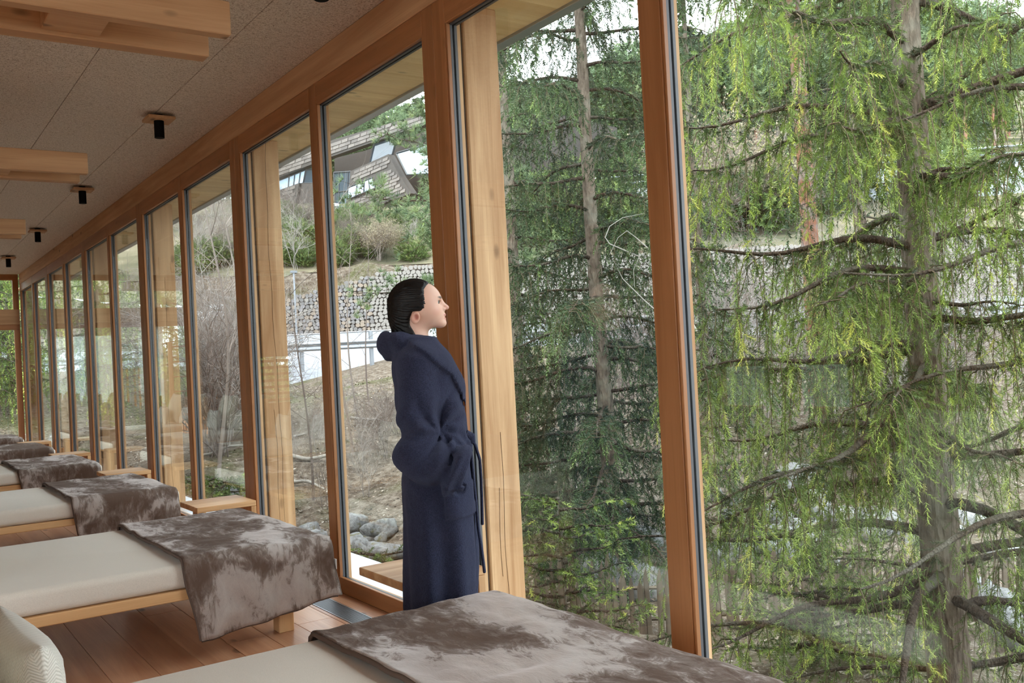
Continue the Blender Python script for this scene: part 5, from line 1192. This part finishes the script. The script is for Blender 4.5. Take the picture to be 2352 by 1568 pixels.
def shingles(poly, ang, w, h, limit):
    global nsh
    xs_ = [p[0] for p in poly]; ys_ = [p[1] for p in poly]; ca, sa = math.cos(ang), math.sin(ang); row = 0; cxp, cyp = sum(xs_) / len(xs_), sum(ys_) / len(ys_); out = []
    for r_ in range(-60, 60):
        for c_ in range(-60, 60):
            lx = c_ * w + (r_ % 2) * w * .5 + shq.uniform(-1, 1); ly = r_ * h; x0 = cxp + lx * ca - ly * sa * 0; y0 = cyp + lx * sa + ly
            q = [(x0, y0), (x0 + w * ca, y0 + w * sa), (x0 + w * ca, y0 + w * sa + h), (x0, y0 + h)]
            if all(inside(poly, *k) for k in q): out.append(q)
    for q in out[:limit]:
        A_ = [bp(q[0][0] + .4, q[0][1] + .3) + bn * .02, bp(q[1][0] - .4, q[1][1] + .3) + bn * .02, bp(q[2][0] - .4, q[2][1] - .2) + bn * .045, bp(q[3][0] + .4, q[3][1] - .2) + bn * .045]; B_ = [a - bn * .06 for a in A_]
        obj('shingle', np.array(A_ + B_), [[0, 1, 2, 3], [4, 7, 6, 5], [0, 4, 5, 1], [1, 5, 6, 2], [2, 6, 7, 3], [3, 7, 4, 0]], SHG.m, bd)
    nsh += len(out[:limit])
shingles(band, -.33, 15, 8.2, 150); wnd = [(802, 431), (856, 408.5), (865, 432), (801, 458)]
shingles([(804.6, 393), (891.6, 354), (905, 380), (857, 406), (802, 429)], -.40, 14, 8, 40); shingles([(868, 400), (905, 382), (920, 406), (944, 443), (868, 470)], -.36, 13, 8, 40); shingles([(802, 460), (866, 434), (868, 470), (822.8, 485), (791, 495)], -.38, 14, 8, 30); shingles([(642, 437), (686, 421), (672, 512), (645, 512)], -.3, 13, 8, 40)
# car and white board before the building
c0 = at_depth(795, 505, 47); t = empty('parked_car', c0, label='pale blue-grey parked car before the building entrance', cat='car')
def carpart(nm, prof, w, mat, z0=0):
    dx = np.array([.82, -.57, 0]); wy = np.array([.57, .82, 0]); n = len(prof); A_ = [c0 + dx * a + np.array([0, 0, b]) - wy * w / 2 for a, b in prof]; B_ = [c0 + dx * a + np.array([0, 0, b]) + wy * w / 2 for a, b in prof]
    obj(nm, np.array(A_ + B_), [list(range(n)), [n + i for i in range(n)][::-1]] + [[i, (i + 1) % n, n + (i + 1) % n, n + i] for i in range(n)], mat, t)
carpart('body', [(-1.9, -.35), (-1.95, .1), (-1.2, .2), (1.7, .18), (1.95, 0), (1.95, -.35)], 1.6, flat('car_paint', srgb(160, 178, 200), .25)); carpart('cabin', [(-1.1, .2), (-.55, .62), (1.0, .62), (1.6, .19)], 1.4, GLD)
for a in (-1.2, 1.25): V, F = tube([c0 + np.array([.82 * a, -.57 * a, -.38]) - np.array([.57, .82, 0]) * .82, c0 + np.array([.82 * a, -.57 * a, -.38]) - np.array([.57, .82, 0]) * .6], .3, 14); obj('wheel', V, F, BLACK, t)
p = at_depth(767, 480, 48); V, F = cbox(p[0] - .28, p[0] + .28, p[1] - .04, p[1] + .04, p[2] - .8, p[2] + .3); obj('notice_board', V, F, WHT, label='white board panel standing before the building entrance', cat='sign')

# ---------------------------------------------------------------- forest on the hillside
def conifer_mesh(seed, pine_like):
    q = np.random.RandomState(seed); n = 1300; z = q.rand(n) ** .8; a = q.rand(n) * 6.28
    rad = (1 - z) ** .8 * .24 * (.35 + .65 * q.rand(n) ** .5) if not pine_like else .22 * np.sqrt(np.clip(1 - ((z - .62) / .42) ** 2, 0, 1)) * q.rand(n) ** .4
    if pine_like: z = .28 + .72 * z
    P = np.stack([np.cos(a) * rad, np.sin(a) * rad, z + .06], 1) * [1, 1, 1]; D = np.stack([np.cos(a), np.sin(a), -.35 + q.rand(n) * (.3 if not pine_like else 1.0)], 1)
    V = place(TPF, P, D, .05 + .035 * q.rand(n), q.rand(n) * 6.28); return mesh_data('crown_shape', V, np.arange(len(V)).reshape(-1, 3), NEEDLEP if pine_like else NEEDLED, attr=np.repeat(np.clip(q.normal(.45, .2, n), 0, 1), len(TPF)))
cr = [conifer_mesh(i, i % 2 == 1) for i in range(5)]
V, F = tube([(0, 0, -.05), (0, 0, .5), (0, 0, .95)], [.016, .011, .003], 6); tk = [mesh_data('trunk_shape', V, F, BARKP if i else BARK) for i in range(2)]
fq = random.Random(14)
for (pa, pb, da, db, n, lb) in ((1560, 1960, 55, 110, 48, 'conifer of the hillside forest left of the reddish pine'), (1960, 2352, 50, 105, 40, 'conifer of the hillside forest behind the nearest spruce'), (1140, 1500, 60, 120, 44, 'conifer of the hillside forest behind the middle spruce'), (640, 1040, 85, 130, 40, 'distant conifer behind the shingled building'), (-150, 560, 55, 110, 46, 'conifer on the slope at the far left')):
    made = []
    for i in range(n):
        d = fq.uniform(da, db); x, y = pix_uv(fq.uniform(pa, pb), d); h = fq.uniform(7, 12); k = fq.randrange(5); q_ = R.T @ (np.array([x, y, gz(x, y)]) - np.array([0, 0, CAMH])); pxx = 1176 + FPX * q_[0] / q_[2]; yl = np.interp(pxx, [0, 640, 1040, 1150, 1300, 1500, 1560, 1720, 1900], [150, 300, 215, 215, 190, 110, 95, 60, -200]); zmax = CAMH + (784 + (R[2, 0] * (pxx - 1176) + R[2, 2] * FPX) / -R[2, 1] - yl) / FPX * q_[2]; h = min(h, zmax - gz(x, y) + fq.uniform(-1.2, .2))
        if h < 3: continue
        o = empty('hillside_conifer', (x, y, gz(x, y)), fq.uniform(0, 6.28), label=lb, cat='tree', group=lb + ' group'); o.scale = (h * fq.uniform(.8, 1.1), h * fq.uniform(.8, 1.1), h)
        link('crown', cr[k], o); link('trunk', tk[k % 2], o); made.append(o)
    if len(made) < 50: rank_labels(made)
